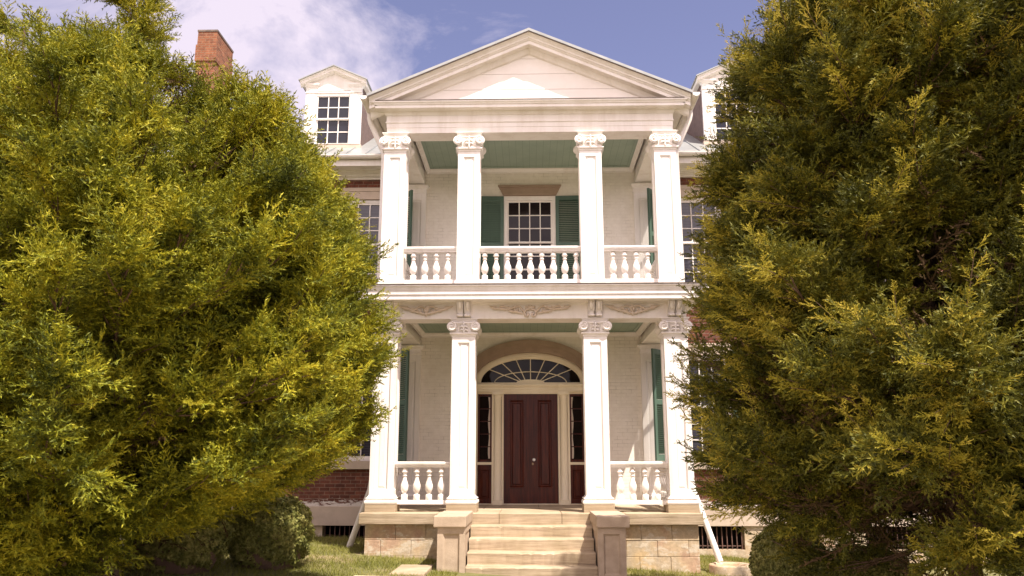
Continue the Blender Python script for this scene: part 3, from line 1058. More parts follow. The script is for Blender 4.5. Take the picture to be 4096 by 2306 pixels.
def ornament(mb, cx, y, zt, W2, big):
    yy = [y]

    def st(pts, rads):
        yy[0] -= 0.0007
        n = len(pts)
        if isinstance(rads, tuple):
            rads = [rads[0] + (rads[1] - rads[0]) * i / (n - 1) for i in range(n)]
        for s in (-1, 1):
            mb.tube([(cx + s * x, yy[0] - (0.0003 if s > 0 else 0), zt - z) for x, z in pts], [q * 1.25 for q in rads], 8, flat=0.9)
    if big:
        # centre heart scrolls
        st([(0.0, 0.035), (0.03, 0.06), (0.08, 0.07), (0.105, 0.12), (0.09, 0.175), (0.05, 0.19), (0.03, 0.16), (0.045, 0.135), (0.06, 0.145)], (0.018, 0.018))
        st([(0.0, 0.03), (0.03, 0.005), (0.05, 0.02)], (0.022, 0.014))
        st([(0.03, 0.05), (0.075, 0.02), (0.085, 0.0)], (0.018, 0.012))
        st([(0.10, 0.13), (0.14, 0.07), (0.19, 0.015), (0.245, 0.005), (0.29, 0.03), (0.285, 0.075), (0.25, 0.10), (0.225, 0.075), (0.235, 0.055)], (0.014, 0.018))
        st([(0.14, 0.14), (0.18, 0.115), (0.22, 0.12), (0.27, 0.10), (0.33, 0.10), (0.36, 0.075)], [0.012, 0.018, 0.014, 0.016, 0.022, 0.012])
        st([(0.29, 0.02), (0.35, 0.045), (0.40, 0.06), (0.47, 0.045)], (0.022, 0.014))
        st([(0.38, 0.015), (0.43, 0.03), (0.49, 0.005), (0.54, 0.008), (0.58, 0.035), (0.555, 0.06), (0.53, 0.045)], (0.016, 0.015))
        st([(0.44, 0.06), (0.52, 0.05), (0.60, 0.045), (0.66, 0.035), (0.72, 0.008), (0.75, 0.0)], [0.02, 0.014, 0.018, 0.022, 0.014, 0.005])
        st([(0.40, 0.09), (0.34, 0.09)], [0.008, 0.02])
        st([(0.62, 0.02), (0.68, 0.012)], [0.02, 0.010])
    else:
        k = W2 / 0.53
        st([(0.0, 0.02), (0.03, 0.04), (0.028, 0.075), (0.0, 0.09)], (0.022, 0.022))
        st([(0.0, 0.10), (0.0, 0.15), (0.0, 0.19)], [0.02, 0.024, 0.006])
        st([(0.0, 0.0), (0.015, 0.012)], [0.016, 0.01])
        st([(0.03, 0.03), (0.08 * k, 0.005), (0.14 * k, 0.005), (0.18 * k, 0.035), (0.165 * k, 0.085), (0.12 * k, 0.10), (0.10 * k, 0.075), (0.115 * k, 0.055)], (0.016, 0.016))
        st([(0.02, 0.13), (0.06, 0.14), (0.10 * k, 0.115), (0.16 * k, 0.11), (0.22 * k, 0.09)], [0.014, 0.02, 0.016, 0.02, 0.012])
        st([(0.18 * k, 0.03), (0.23 * k, 0.055), (0.30 * k, 0.055), (0.36 * k, 0.03)], (0.022, 0.016))
        st([(0.22 * k, 0.08), (0.27 * k, 0.085), (0.32 * k, 0.06), (0.40 * k, 0.04), (0.47 * k, 0.012), (0.53 * k, -0.005)], [0.016, 0.022, 0.016, 0.022, 0.014, 0.004])
        st([(0.36 * k, 0.012), (0.42 * k, 0.015), (0.45 * k, 0.005)], [0.016, 0.018, 0.008])


for cx, W2, big in ((0.0, 0.75, True), (1.87, 0.50, False), (-1.91, 0.50, False)):
    mb = MB()
    ornament(mb, cx, -0.020, 4.652, W2, big)
    mb.build('frieze_ornament', M['ornament'], house)


def bracket_mesh():
    prof = [(0.0, 0.005), (0.035, 0.0), (0.062, 0.008), (0.072, 0.03), (0.062, 0.055), (0.045, 0.062), (0.05, 0.085), (0.07, 0.12), (0.10, 0.16), (0.125, 0.21), (0.14, 0.25), (0.145, 0.279), (0.0, 0.279)]
    prof = [(o * 1.25, z) for o, z in prof]
    mb = MB()
    mb.loft([[(x, -o, z) for o, z in prof] for x in (-0.0615, 0.0615)])
    for s in (-1, 1):   # raised leaf and side beads
        mb.tube([(s * 0.046, -0.056, 0.07), (s * 0.048, -0.077, 0.12), (s * 0.048, -0.11, 0.165), (s * 0.048, -0.135, 0.22), (s * 0.048, -0.15, 0.27)], 0.010, 6)
        mb.tube([(s * 0.03, -0.07, 0.02), (s * 0.055, -0.075, 0.03)], [0.012, 0.02], 6)
    mb.tube([(0, -0.085, 0.13), (0, -0.112, 0.16), (0, -0.135, 0.2), (0, -0.15, 0.26)], [0.012, 0.032, 0.036, 0.03], 8, flat=0.4)
    mb.tube([(-0.03, -0.072, 0.028), (0.03, -0.072, 0.028)], 0.02, 8)
    mb.v = [(x, y if k < 26 else y * 1.25, z) for k, (x, y, z) in enumerate(mb.v)]
    return mb


b0 = None
for x in LX:
    for s in (-1, 1):
        loc = (x + s * 0.068, 0.015, 4.442)
        if b0 is None:
            b0 = bracket_mesh().build('bracket', M['white'], house, loc=loc)
        else:
            copy_tree(b0, loc=loc)

# ---- upper entablature and pediment
XW, YF = 2.78, 0.10
mb = MB()
prof = [(-0.40, 8.125), (0.0, 8.125), (0.0, 8.235), (0.008, 8.238), (0.008, 8.325), (0.026, 8.335), (0.03, 8.35), (0.012, 8.36), (0.012, 8.482), (0.03, 8.49), (0.05, 8.53),
        (0.06, 8.556), (0.205, 8.558), (0.21, 8.562), (0.21, 8.618), (0.225, 8.622), (0.235, 8.645), (0.258, 8.665), (0.26, 8.688), (-0.40, 8.70)]
mb.usweep(prof, XW, YF, WY + 0.1)
mb.build('upper_entablature', M['white'], house)
mb = MB()
mb.xrun([(-0.02, 8.703), (0.266, 8.690), (0.270, 8.693), (0.270, 8.704), (-0.02, 8.745)], -XW - 0.20, XW + 0.20, YF)
mb.build('cornice_flashing', M['tin'], house)
SL = 0.435
XE = 3.10
# raking cornice: (y, z at the apex)
rk = [(YF + 0.02, 9.76), (YF - 0.03, 9.79), (YF - 0.055, 9.835), (YF - 0.085, 9.885), (YF - 0.205, 9.893), (YF - 0.21, 9.898), (YF - 0.21, 9.965), (YF - 0.225, 9.97), (YF - 0.24, 9.995),
      (YF - 0.255, 10.0), (YF - 0.265, 10.03), (YF - 0.30, 10.065), (YF - 0.325, 10.085), (YF - 0.325, 10.105), (YF + 0.02, 10.105)]
mb = MB()
mb.loft([[(x, y, z - SL * abs(x)) for y, z in rk] for x in (-XE, 0, XE)])
mb.build('raking_cornice', M['white'], house)
# side eaves: fascia of the gable roof
mb = MB()
for s in (-1, 1):
    mb = MB()
    mb.yrun([(0.0, 8.66), (0.225, 8.66), (0.235, 8.685), (0.265, 8.72), (0.30, 8.742), (0.30, 8.76), (0.0, 8.80)], -0.09, WY + 0.3, s * 2.80, s)
    mb.build('side_cornice', M['white'], house)


def tymp_mat():
    m = plain('tympanum_board_paint', (0.84, 0.795, 0.745), (0.77, 0.715, 0.655), 1.6, 0.55, False, 0.1)
    return m


mb = MB()
zb = 8.70
for i in range(8):      # flush boards, each a hair behind the one below
    z0_, z1_ = zb + 0.165 * i, min(zb + 0.165 * (i + 1), 9.86)
    x0_, x1_ = (9.87 - z0_) / SL, (9.87 - z1_) / SL
    y = YF + 0.006 * (i % 2) + 0.001 * i
    mb.add([(-x0_, y, z0_), (x0_, y, z0_), (x1_, y, z1_ - 0.004), (-x1_, y, z1_ - 0.004), (-x0_, y + 0.02, z0_), (x0_, y + 0.02, z0_), (x1_, y + 0.02, z1_ - 0.004), (-x1_, y + 0.02, z1_ - 0.004)],
           [(0, 1, 2, 3), (0, 4, 5, 1), (3, 2, 6, 7)])
mb.add([(-2.8, YF + 0.03, 8.6), (2.8, YF + 0.03, 8.6), (0, YF + 0.03, 9.87)], [(0, 1, 2)])
mb.build('tympanum', tymp_mat(), house)
# portico roof
mb = MB()
t = 0.055
for s in (-1, 1):
    ring = lambda y: [(0, y, 10.108), (s * 3.13, y, 10.108 - SL * 3.13), (s * 3.13, y, 10.108 + t - SL * 3.13), (0, y, 10.108 + t)]
    mb.loft([ring(YF - 0.35), ring(5.0)])
    for y in (0.35, 0.9, 1.45, 2.0, 2.55, 3.1, 3.65):
        mb.loft([[(0, yy, 10.11 + t), (s * 3.13, yy, 10.11 + t - SL * 3.13), (s * 3.13, yy, 10.145 + t - SL * 3.13), (0, yy, 10.145 + t)] for yy in (y - 0.01, y + 0.01)])
    for x in (0.18, 0.62, 1.1, 1.58, 2.06, 2.54):      # clips along the raking edge
        mb.loft([[(s * xx, YF - 0.356, 10.10 - SL * xx), (s * xx, YF - 0.33, 10.10 - SL * xx), (s * xx, YF - 0.33, 10.145 - SL * xx), (s * xx, YF - 0.356, 10.145 - SL * xx)] for xx in (x, x + 0.022)])
mb.build('portico_roof', M['metal_roof'], house)
# tin drip fillet under the roof edge
mb = MB()
mb.loft([[(x, y, z - SL * abs(x)) for y, z in ((YF - 0.332, 10.088), (YF - 0.342, 10.088), (YF - 0.342, 10.106), (YF - 0.332, 10.106))] for x in (-XE - 0.02, 0, XE + 0.02)])
mb.build('roof_drip_edge', M['tin'], house)


# half round gutters on the portico eaves, with downspouts
def gutter(mb, p0, p1, r=0.082, n=12):
    """half round trough from p0 to p1 (open to the top) with end caps"""
    p0, p1 = Vector(p0), Vector(p1)
    d = (p1 - p0).normalized(); a = d.cross(Vector((0, 0, 1))).normalized()
    rings = []
    for p in (p0, p1):
        outer = [p + a * (r * math.cos(t)) - Vector((0, 0, 1)) * (r * math.sin(t)) for t in [math.pi * k / n for k in range(n + 1)]]
        inner = [p + a * ((r - 0.006) * math.cos(t)) - Vector((0, 0, 1)) * ((r - 0.006) * math.sin(t)) for t in [math.pi * k / n for k in range(n, -1, -1)]]
        rings.append(outer + inner)
    mb.loft(rings, smooth=False)
    for p in (p0, p1):
        mb.add([p + a * (r * math.cos(t)) - Vector((0, 0, 1)) * (r * math.sin(t)) for t in [math.pi * k / n for k in range(n + 1)]], [tuple(range(n + 1))])


for s in (-1, 1):
    mb = MB()
    gx = s * 3.195
    gutter(mb, (gx, -0.24, 8.765), (gx, WY - 0.35, 8.745))
    for y in (0.1, 0.75, 1.4):
        mb.box(gx - 0.09, gx + 0.09, y, y + 0.02, 8.760, 8.768)
    g = mb.build('portico_gutter', M['white'], house)
    mb = MB()
    px = s * 2.90
    mb.tube([(gx, 0.42, 8.70), (gx, 0.42, 8.60), (gx - s * 0.02, 0.43, 8.50), (px + s * 0.05, 0.50, 7.99), (px, 0.52, 7.88), (px, 0.52, 5.2), (px, 0.52, 5.03)], 0.055, 12)
    mb.build('downspout', M['white'], house, loc=None)
    mb = MB()
    mb.tube([(s * 3.0, 0.56, 4.41), (s * 2.93, 0.56, 4.3), (s * 2.905, 0.56, 4.1), (s * 2.905, 0.56, 1.55),
             (s * 2.93, 0.54, 1.36)] + ([(-3.30, 0.75, 0.40), (-3.32, 0.76, 0.34)] if s < 0 else [(3.22, 0.08, 0.24), (3.235, 0.06, 0.185)]), 0.056, 12)
    for zb_ in (3.6, 2.3):
        mb.lathe(s * 2.905, 0.56, [(0.056, zb_), (0.064, zb_ + 0.005), (0.064, zb_ + 0.03), (0.056, zb_ + 0.035)], 12)
    mb.build('downspout', M['white'], house)

# ---- wing cornices and gutters
mb = MB()
wc = [(-0.02, 8.13), (0.035, 8.13), (0.04, 8.17), (0.10, 8.20), (0.105, 8.225), (0.19, 8.27), (0.20, 8.30), (0.53, 8.305), (0.54, 8.26), (0.555, 8.26), (0.555, 8.385), (0.5, 8.50), (-0.02, 8.70)]
for a_, b_ in ((-9.7, -2.78), (2.78, 9.7)):
    mb = MB()
    mb.xrun(wc, a_, b_, WY)
    mb.build('eaves_cornice', M['white'], house)
mb = MB()
for a_, b_ in ((-9.7, -3.0), (3.0, 9.7)):
    mb = MB()
    gutter(mb, (a_, WY - 0.635, 8.475), (b_, WY - 0.635, 8.475), 0.078)
    mb.build('eaves_gutter', M['white'], house)

# ---- main roof
RS = 0.58
RY, RZ = 2.08, 8.50
rz = lambda y: RZ + RS * (y - RY)
mb = MB()
RIDGE = 6.6
for a_, b_ in ((-9.75, 9.75),):
    mb.add([(a_, RY, rz(RY)), (b_, RY, rz(RY)), (b_, RIDGE, rz(RIDGE)), (a_, RIDGE, rz(RIDGE)), (a_, RY, rz(RY) - 0.03), (b_, RY, rz(RY) - 0.03)], [(0, 1, 2, 3), (0, 4, 5, 1)])
    mb.add([(a_, RIDGE, rz(RIDGE)), (b_, RIDGE, rz(RIDGE)), (b_, 11.1, rz(RIDGE) - 0.58 * 4.5), (a_, 11.1, rz(RIDGE) - 0.58 * 4.5)], [(0, 1, 2, 3)])
x = -9.6
while x < 9.7:
    if abs(x) > 2.9:
        mb.loft([[(xx, RY, rz(RY) + 0.001), (xx, RIDGE, rz(RIDGE) + 0.001), (xx, RIDGE, rz(RIDGE) + 0.03), (xx, RY, rz(RY) + 0.03)] for xx in (x - 0.01, x + 0.01)])
    x += 0.46
mb.build('main_roof', M['metal_roof'], house)

# ---- dormers (local: x centred, y = 0 at the front, z = 0 at the sill)
DFY, DZ = 3.05, 9.17


def make_dormer():
    mb = MB()
    hw = 0.665
    # front: pilasters fluted, apron board, frieze, gable
    for s in (-1, 1):
        a_, b_ = sorted((s * 0.40, s * hw))
        mb.box(a_, b_, 0, 0.12, 0, 0.09)
        mb.box(a_, b_, 0.02, 0.12, 0.09, 1.30)
        a2 = min(abs(a_), abs(b_))
        for k in range(5):
            x_ = s * (a2 + 0.075 + 0.036 * k)
            mb.box(x_ - 0.011, x_ + 0.011, 0.006, 0.03, 0.12, 1.27)
        mb.loft([[(a_ - o, -o + 0.01, z), (b_ + o, -o + 0.01, z), (b_ + o, 0.12, z), (a_ - o, 0.12, z)] for o, z in ((0.0, 1.30), (0.012, 1.305), (0.012, 1.325), (0.0, 1.33), (0.0, 1.43), (0.03, 1.47), (0.05, 1.50), (0.05, 1.535))])
    mb.box(-0.40, 0.40, 0.03, 0.12, 1.24, 1.36)
    mb.box(-0.40, 0.40, 0.012, 0.06, 1.30, 1.325)
    mb.add([(-0.64, 0.02, 1.36), (0.64, 0.02, 1.36), (0.64, 0.02, 1.55), (0, 0.02, 1.84), (-0.64, 0.02, 1.55)], [(0, 1, 2, 3, 4)])
    # raking cornice of the dormer
    sl = 0.45
    rk_ = [(0.02, 1.79), (-0.02, 1.80), (-0.05, 1.83), (-0.09, 1.84), (-0.09, 1.885), (-0.115, 1.905), (-0.125, 1.925), (0.02, 1.925)]
    mb.loft([[(x_, y_, z_ - sl * abs(x_)) for y_, z_ in rk_] for x_ in (-0.79, 0, 0.79)])
    mb.box(-0.68, 0.68, -0.03, 0.13, -0.012, 0.0)
    for s in (-1, 1):   # side eave soffit
        mb.yrun([(0, 1.51), (0.10, 1.51), (0.115, 1.55), (0.115, 1.575), (0, 1.60)], -0.08, 2.3, s * 0.665, s)
    d = mb.build('dormer', M['white'], house)
    mb = MB()
    mb.box(-0.70, 0.70, -0.02, 0.16, -0.14, -0.013)
    mb.build('apron', M['plaster'], d, local=True)
    mb = MB(); sash(mb, -0.40, 0.40, 0.64, 1.245, 3, 2, 0.045, st=0.03, bar=0.011)
    mb.build('upper_sash', M['white'], d, local=True)
    mb = MB(); sash(mb, -0.40, 0.40, 0.01, 0.66, 3, 2, 0.085, st=0.03, bar=0.011)
    mb.build('lower_sash', M['white'], d, local=True)
    mb = MB()
    for a_, b_, yy in ((0.65, 1.24, 0.07), (0.02, 0.65, 0.11)):
        mb.add([(-0.4, yy, a_), (0.4, yy, a_), (0.4, yy, b_), (-0.4, yy, b_)], [(0, 1, 2, 3)])
    mb.build('pane', M['glass'], d, local=True)
    for s in (-1, 1):   # slate hung cheeks, courses follow the roof slope
        mb = MB()
        for k in range(9):
            y0_ = 0.12 + k * 0.29; y1_ = y0_ + 0.29
            xo = 0.664 + 0.004 * (k % 2)
            z0_, z1_ = -0.2 + RS * (y0_), -0.2 + RS * (y1_)
            if z0_ > 1.58: break
            top = 1.585
            mb.add([(s * xo, y0_, z0_), (s * xo, y1_, min(z1_, top)), (s * xo, y1_, top), (s * xo, y0_, top), (s * (xo - 0.02), y0_, z0_), (s * (xo - 0.02), y0_, top)], [(0, 1, 2, 3), (0, 3, 5, 4)])
        mb.build('cheek', M['slate'], d, local=True)
    mb = MB()
    for s in (-1, 1):
        ring = lambda y: [(0, y, 1.928), (s * 0.82, y, 1.928 - 0.45 * 0.82), (s * 0.82, y, 1.955 - 0.45 * 0.82), (0, y, 1.955)]
        mb.loft([ring(-0.15), ring(3.6)])
    mb.build('roof', M['metal_roof'], d, local=True)
    return d


d0 = make_dormer()
d0.location = (-4.655, DFY, DZ)
copy_tree(d0, loc=(4.75, DFY, DZ))

# ---- chimneys
def make_chimney(x):
    mb = MB()
    mb.box(-0.27, 0.27, -0.60, 0.60, 9.6, 12.95)
    mb.box(-0.30, 0.30, -0.63, 0.63, 12.951, 13.45)
    mb.box(-0.275, 0.275, -0.605, 0.605, 13.451, 13.86)
    c = mb.build('chimney', M['chimney_brick'], house, loc=(x, 6.6, 0))
    mb = MB(); mb.box(-0.29, 0.29, -0.62, 0.62, 13.862, 13.92)
    mb.build('cap', M['tin'], c, local=True)
    return c


ch = make_chimney(-9.14)
copy_tree(ch, loc=(9.14, 6.6, 0))


# ---- balustrades
def baluster_mesh(h):
    p = [(0.056, 0.0), (0.058, 0.004), (0.058, 0.09), (0.052, 0.098), (0.030, 0.105), (0.030, 0.118), (0.048, 0.14), (0.064, 0.18), (0.069, 0.225), (0.067, 0.262), (0.055, 0.295), (0.038, 0.345), (0.029, 0.395), (0.028, 0.405),
         (0.040, 0.412), (0.042, 0.422), (0.038, 0.432), (0.026, 0.437), (0.030, 0.455), (0.048, 0.475), (0.058, 0.482), (0.058, 0.492), (0.046, 0.496), (0.049, 0.515), (0.044, 0.537), (0.026, 0.553), (0.014, 0.562)]
    k = h / 0.562
    mb = MB(); mb.lathe(0, 0, [(r, z * k) for r, z in p], 16)
    return mb


def rail_prof(zt):
    return [(-0.085, zt - 0.10), (0.06, zt - 0.10), (0.06, zt - 0.078), (0.075, zt - 0.07), (0.075, zt - 0.052), (0.088, zt - 0.044), (0.092, zt - 0.022), (0.085, zt - 0.002), (0.06, zt + 0.004), (-0.06, zt + 0.004), (-0.085, zt - 0.002), (-0.092, zt - 0.03)]


bal_lo = baluster_mesh(0.565)
bal_up = baluster_mesh(0.54)
proto = {}
def balustrade(axis, c, a, b, zb0, zb1, zt, pos, key, mesh):
    """axis 'x': runs along X at y=c ; axis 'y': runs along Y at x=c"""
    mb = MB()
    pr = rail_prof(zt)
    if axis == 'x':
        mb.xrun(pr, a, b, c)
    else:
        mb.yrun(pr, a, b, c, 1)
    r = mb.build('balustrade', M['white'], house)
    mb = MB()
    if axis == 'x': mb.box(a, b, c - 0.06, c + 0.06, zb0, zb1)
    else: mb.box(c - 0.06, c + 0.06, a, b, zb0, zb1)
    mb.build('bottom_rail', M['white'], r, local=True, bevel=0.006)
    for q in pos:
        loc = (q, c, zb1) if axis == 'x' else (c, q, zb1)
        if key not in proto:
            proto[key] = mesh.build('baluster', M['white'], r, local=True, loc=loc)
        else:
            copy_tree(proto[key], loc=loc, parent=r)


LYR, UYR = 0.20, 0.24
for xa, xb in ((LX[0], LX[1]), (LX[2], LX[3])):
    m_ = (xa + xb) / 2
    balustrade('x', LYR, xa + 0.205, xb - 0.205, 1.125, 1.198, 1.86, [m_ + 0.2175 * k for k in (-1.5, -0.5, 0.5, 1.5)], 'lo', bal_lo)
for xa, xb in ((UX[0], UX[1]), (UX[2], UX[3])):
    m_ = (xa + xb) / 2
    balustrade('x', UYR, xa + 0.205, xb - 0.205, 5.125, 5.205, 5.845, [m_ + 0.2175 * k for k in (-1.5, -0.5, 0.5, 1.5)], 'up', bal_up)
balustrade('x', UYR, UX[1] + 0.205, UX[2] - 0.205, 5.125, 5.205, 5.845, [0.010 + 0.216 * k for k in range(-4, 5)], 'up', bal_up)
for s in (-1, 1):
    ys = [0.60 + 0.2175 * k for k in range(9)]
    balustrade('y', s * 2.62, 0.42, WY - 0.09, 1.125, 1.198, 1.86, ys, 'lo', bal_lo)
    balustrade('y', s * 2.60, 0.50, WY - 0.09, 5.125, 5.205, 5.845, ys, 'up', bal_up)

# ------------------------------------------------------------------ stone steps with cheek piers
steps = empty('stone_steps', (0, -1.0, 0.1))
tag(steps, 'worn limestone front steps between two panelled stone piers, leading up to the door', 'steps')
TR, RI = 0.33, 0.178
for i in range(1, 6):
    mb = MB()
    yf = -0.29 - TR * i
    zt = 1.0 - RI * i
    rings = []
    for k in range(41):
        x_ = -1.005 + 2.01 * k / 40
        wear = 0.010 * math.exp(-(x_ / 0.45) ** 2)
        j1, j2 = random.uniform(-0.004, 0.004), random.uniform(-0.004, 0.004)
        if random.random() < 0.07:
            j1 -= 0.012; j2 += 0.012
        rings.append([(x_, yf + j2 * 0.5, zt - RI - 0.02), (x_, yf + j2 * 0.5, zt - 0.022 + j1), (x_, yf + 0.007 + j2, zt - 0.008 + j1 - wear), (x_, yf + 0.026 + j2, zt + j1 * 0.5 - wear),
                      (x_, yf + TR + 0.05, zt - wear * 0.5), (x_, yf + TR + 0.05, zt - RI - 0.02)])
    mb.loft(rings)
    mb.build('step', M['step_stone'], steps)
for s in (-1, 1):
    mb = MB()
    x0, x1 = sorted((s * 1.01, s * 1.435))
    yf = -1.70
    w, h, zb_ = x1 - x0, 0.99, -0.12
    mb.panel((x0, yf, zb_), (1, 0, 0), (0, 0, 1), w, h, 0.085, w - 0.085, 0.30, 0.90, 0.03, 0.028)
    L = -0.275 - yf
    mb.panel((x1, yf, zb_), (0, 1, 0), (0, 0, 1), L, h, 0.12, L - 0.12, 0.30, 0.90, 0.02, 0.02)
    mb.panel((x0, -0.275, zb_), (0, -1, 0), (0, 0, 1), L, h, 0.12, L - 0.12, 0.30, 0.90, 0.02, 0.02)
    mb.add([(x0, yf, 0.87), (x1, yf, 0.87), (x1, -0.275, 0.87), (x0, -0.275, 0.87)], [(0, 1, 2, 3)])
    p_ = mb.build('cheek_pier', M['pink_stone'], steps)
    mb = MB()
    x0, x1 = sorted((s * 0.995, s * 1.495))
    mb.box(x0, x1, yf - 0.05, -0.275, 0.873, 1.043)
    mb.build('cap', M['pink_stone'], p_, local=True, bevel=0.015)
    p_.children[0].matrix_parent_inverse = Matrix.Translation((0, 0, 0))

# splash basin under the right downspout, paving stone by the left pier
mb = MB()
gzb = gz(3.35, -0.05)
mb.lathe(3.40, 0.02, [(0.36, gzb - 0.1), (0.365, gzb + 0.14), (0.35, gzb + 0.165), (0.28, gzb + 0.165), (0.27, gzb + 0.13), (0.26, gzb + 0.05), (0.01, gzb + 0.04)], 32)
o = mb.build('stone_basin', M['stone'])
tag(o, 'low round tan stone basin on the grass under the right downspout', 'basin')
mb = MB()
g = gz(-1.9, -1.6)
mb.box(-2.02, -1.52, -2.5, -1.42, g - 0.06, g + 0.035)
o = mb.build('paving_stone', M['step_stone'], bevel=0.015)
tag(o, 'flat tan paving slab in the grass at the foot of the left step pier', 'paving stone')

# ------------------------------------------------------------------ cedars
def foliage_mat(name, stops, scale=0.9, trans=0.35):
    m, n, l, p = new_mat(name)
    t = n.new("ShaderNodeTexCoord")
    a = noise(n, l, t.outputs['Object'], scale, 3, 0.6)
    b = noise(n, l, t.outputs['Object'], 13.0, 3, 0.65)
    mx = n.new("ShaderNodeMath"); mx.operation = 'MULTIPLY_ADD'
    l.new(b.outputs[0], mx.inputs[0]); mx.inputs[1].default_value = 0.55
    ml = n.new("ShaderNodeMath"); ml.operation = 'MULTIPLY'; ml.inputs[1].default_value = 0.45
    l.new(a.outputs[0], ml.inputs[0]); l.new(ml.outputs[0], mx.inputs[2])
    r = ramp(n, l, mx.outputs[0], stops)
    l.new(r.outputs[0], p.inputs['Base Color'])
    p.inputs['Roughness'].default_value = 0.6
    p.inputs['Specular IOR Level'].default_value = 0.25
    tr = n.new("ShaderNodeBsdfTranslucent")
    l.new(r.outputs[0], tr.inputs[0])
    ms = n.new("ShaderNodeMixShader"); ms.inputs[0].default_value = trans
    out = n['Material Output']
    l.new(p.outputs[0], ms.inputs[1]); l.new(tr.outputs[0], ms.inputs[2]); l.new(ms.outputs[0], out.inputs[0])
    return m


M['bark'] = plain('cedar_bark', (0.16, 0.10, 0.07), (0.09, 0.06, 0.045), 7, 0.9, True, 0.6, 0.2, 30)


M['dead_twigs'] = plain('dead_cedar_twigs', (0.055, 0.034, 0.018), (0.085, 0.055, 0.024), 5, 0.9, False, 0.0, 0.1)


def mesh_from_tris(name, V, mat, parent=None):
    """V: (n,3,3) float array of loose triangles"""
    n = len(V)
    me = bpy.data.meshes.new(name)
    me.vertices.add(n * 3)
    me.vertices.foreach_set('co', V.reshape(-1).astype(np.float32))
    me.loops.add(n * 3)
    me.loops.foreach_set('vertex_index', np.arange(n * 3, dtype=np.int32))
    me.polygons.add(n)
    me.polygons.foreach_set('loop_start', np.arange(0, n * 3, 3, dtype=np.int32))
    me.update(calc_edges=True)
    me.materials.append(mat)
    o = bpy.data.objects.new(name, me)
    COL.objects.link(o)
    if parent is not None:
        o.parent = parent
        o.matrix_parent_inverse = Matrix.Translation(-Vector(parent.location))
    return o


def unit(a):
    return a / (np.linalg.norm(a, axis=-1, keepdims=True) + 1e-9)


def spray_template(rng, nside=14, nsub=9, w=0.0085, fat=1.75):
    """one juniper branchlet of unit length along +x, roughly flat in xy, its side twigs plumed with
    short scale-leaved tips; loose triangles"""
    T = []

    def blade(p, q, wd):
        d = unit(q - p); r = rng.normal(size=3); s = unit(np.cross(d, r)) * wd
        T.append([p - s, p + s, q])
    bend = rng.uniform(-0.12, 0.12); lift = rng.uniform(-0.05, 0.12)
    ax = lambda t: np.array([t, bend * t * t, lift * t * t])
    for k in range(4):
        blade(ax(k / 4), ax(min(1.0, k / 4 + 0.40)), w * 1.3)
    for k in range(nside):
        t = 0.10 + 0.88 * (k + rng.uniform(0, 0.7)) / nside
        s = 1 if k % 2 else -1
        b = ax(t)
        an = s * rng.uniform(0.40, 0.95)
        ln = (0.40 * (1 - t) ** 0.75 + 0.08) * rng.uniform(0.55, 1.25)
        d = unit(np.array([math.cos(an), math.sin(an), rng.uniform(-0.45, 0.5)]))
        e = b + d * ln
        blade(b, e, w * 1.2)
        m = max(2, int(nsub * ln / 0.24))
        for j in range(m):
            u_ = 0.15 + 0.85 * (j + rng.uniform(0, 0.8)) / m
            c = b + d * ln * u_
            dd = unit(d + rng.normal(size=3) * 0.55)
            l2 = rng.uniform(0.055, 0.135) * (1.1 - 0.4 * u_)
            blade(c, c + dd * l2, w * fat)
    return np.array(T)


def frames(D, rng):
    """orthonormal frames with x along D and z mostly up, randomly rolled"""
    D = unit(D)
    up = np.tile(np.array([0, 0, 1.0]), (len(D), 1)) + rng.normal(size=D.shape) * 0.45
    Y = unit(np.cross(up, D)); Z = np.cross(D, Y)
    return np.stack([D, Y, Z], axis=2)


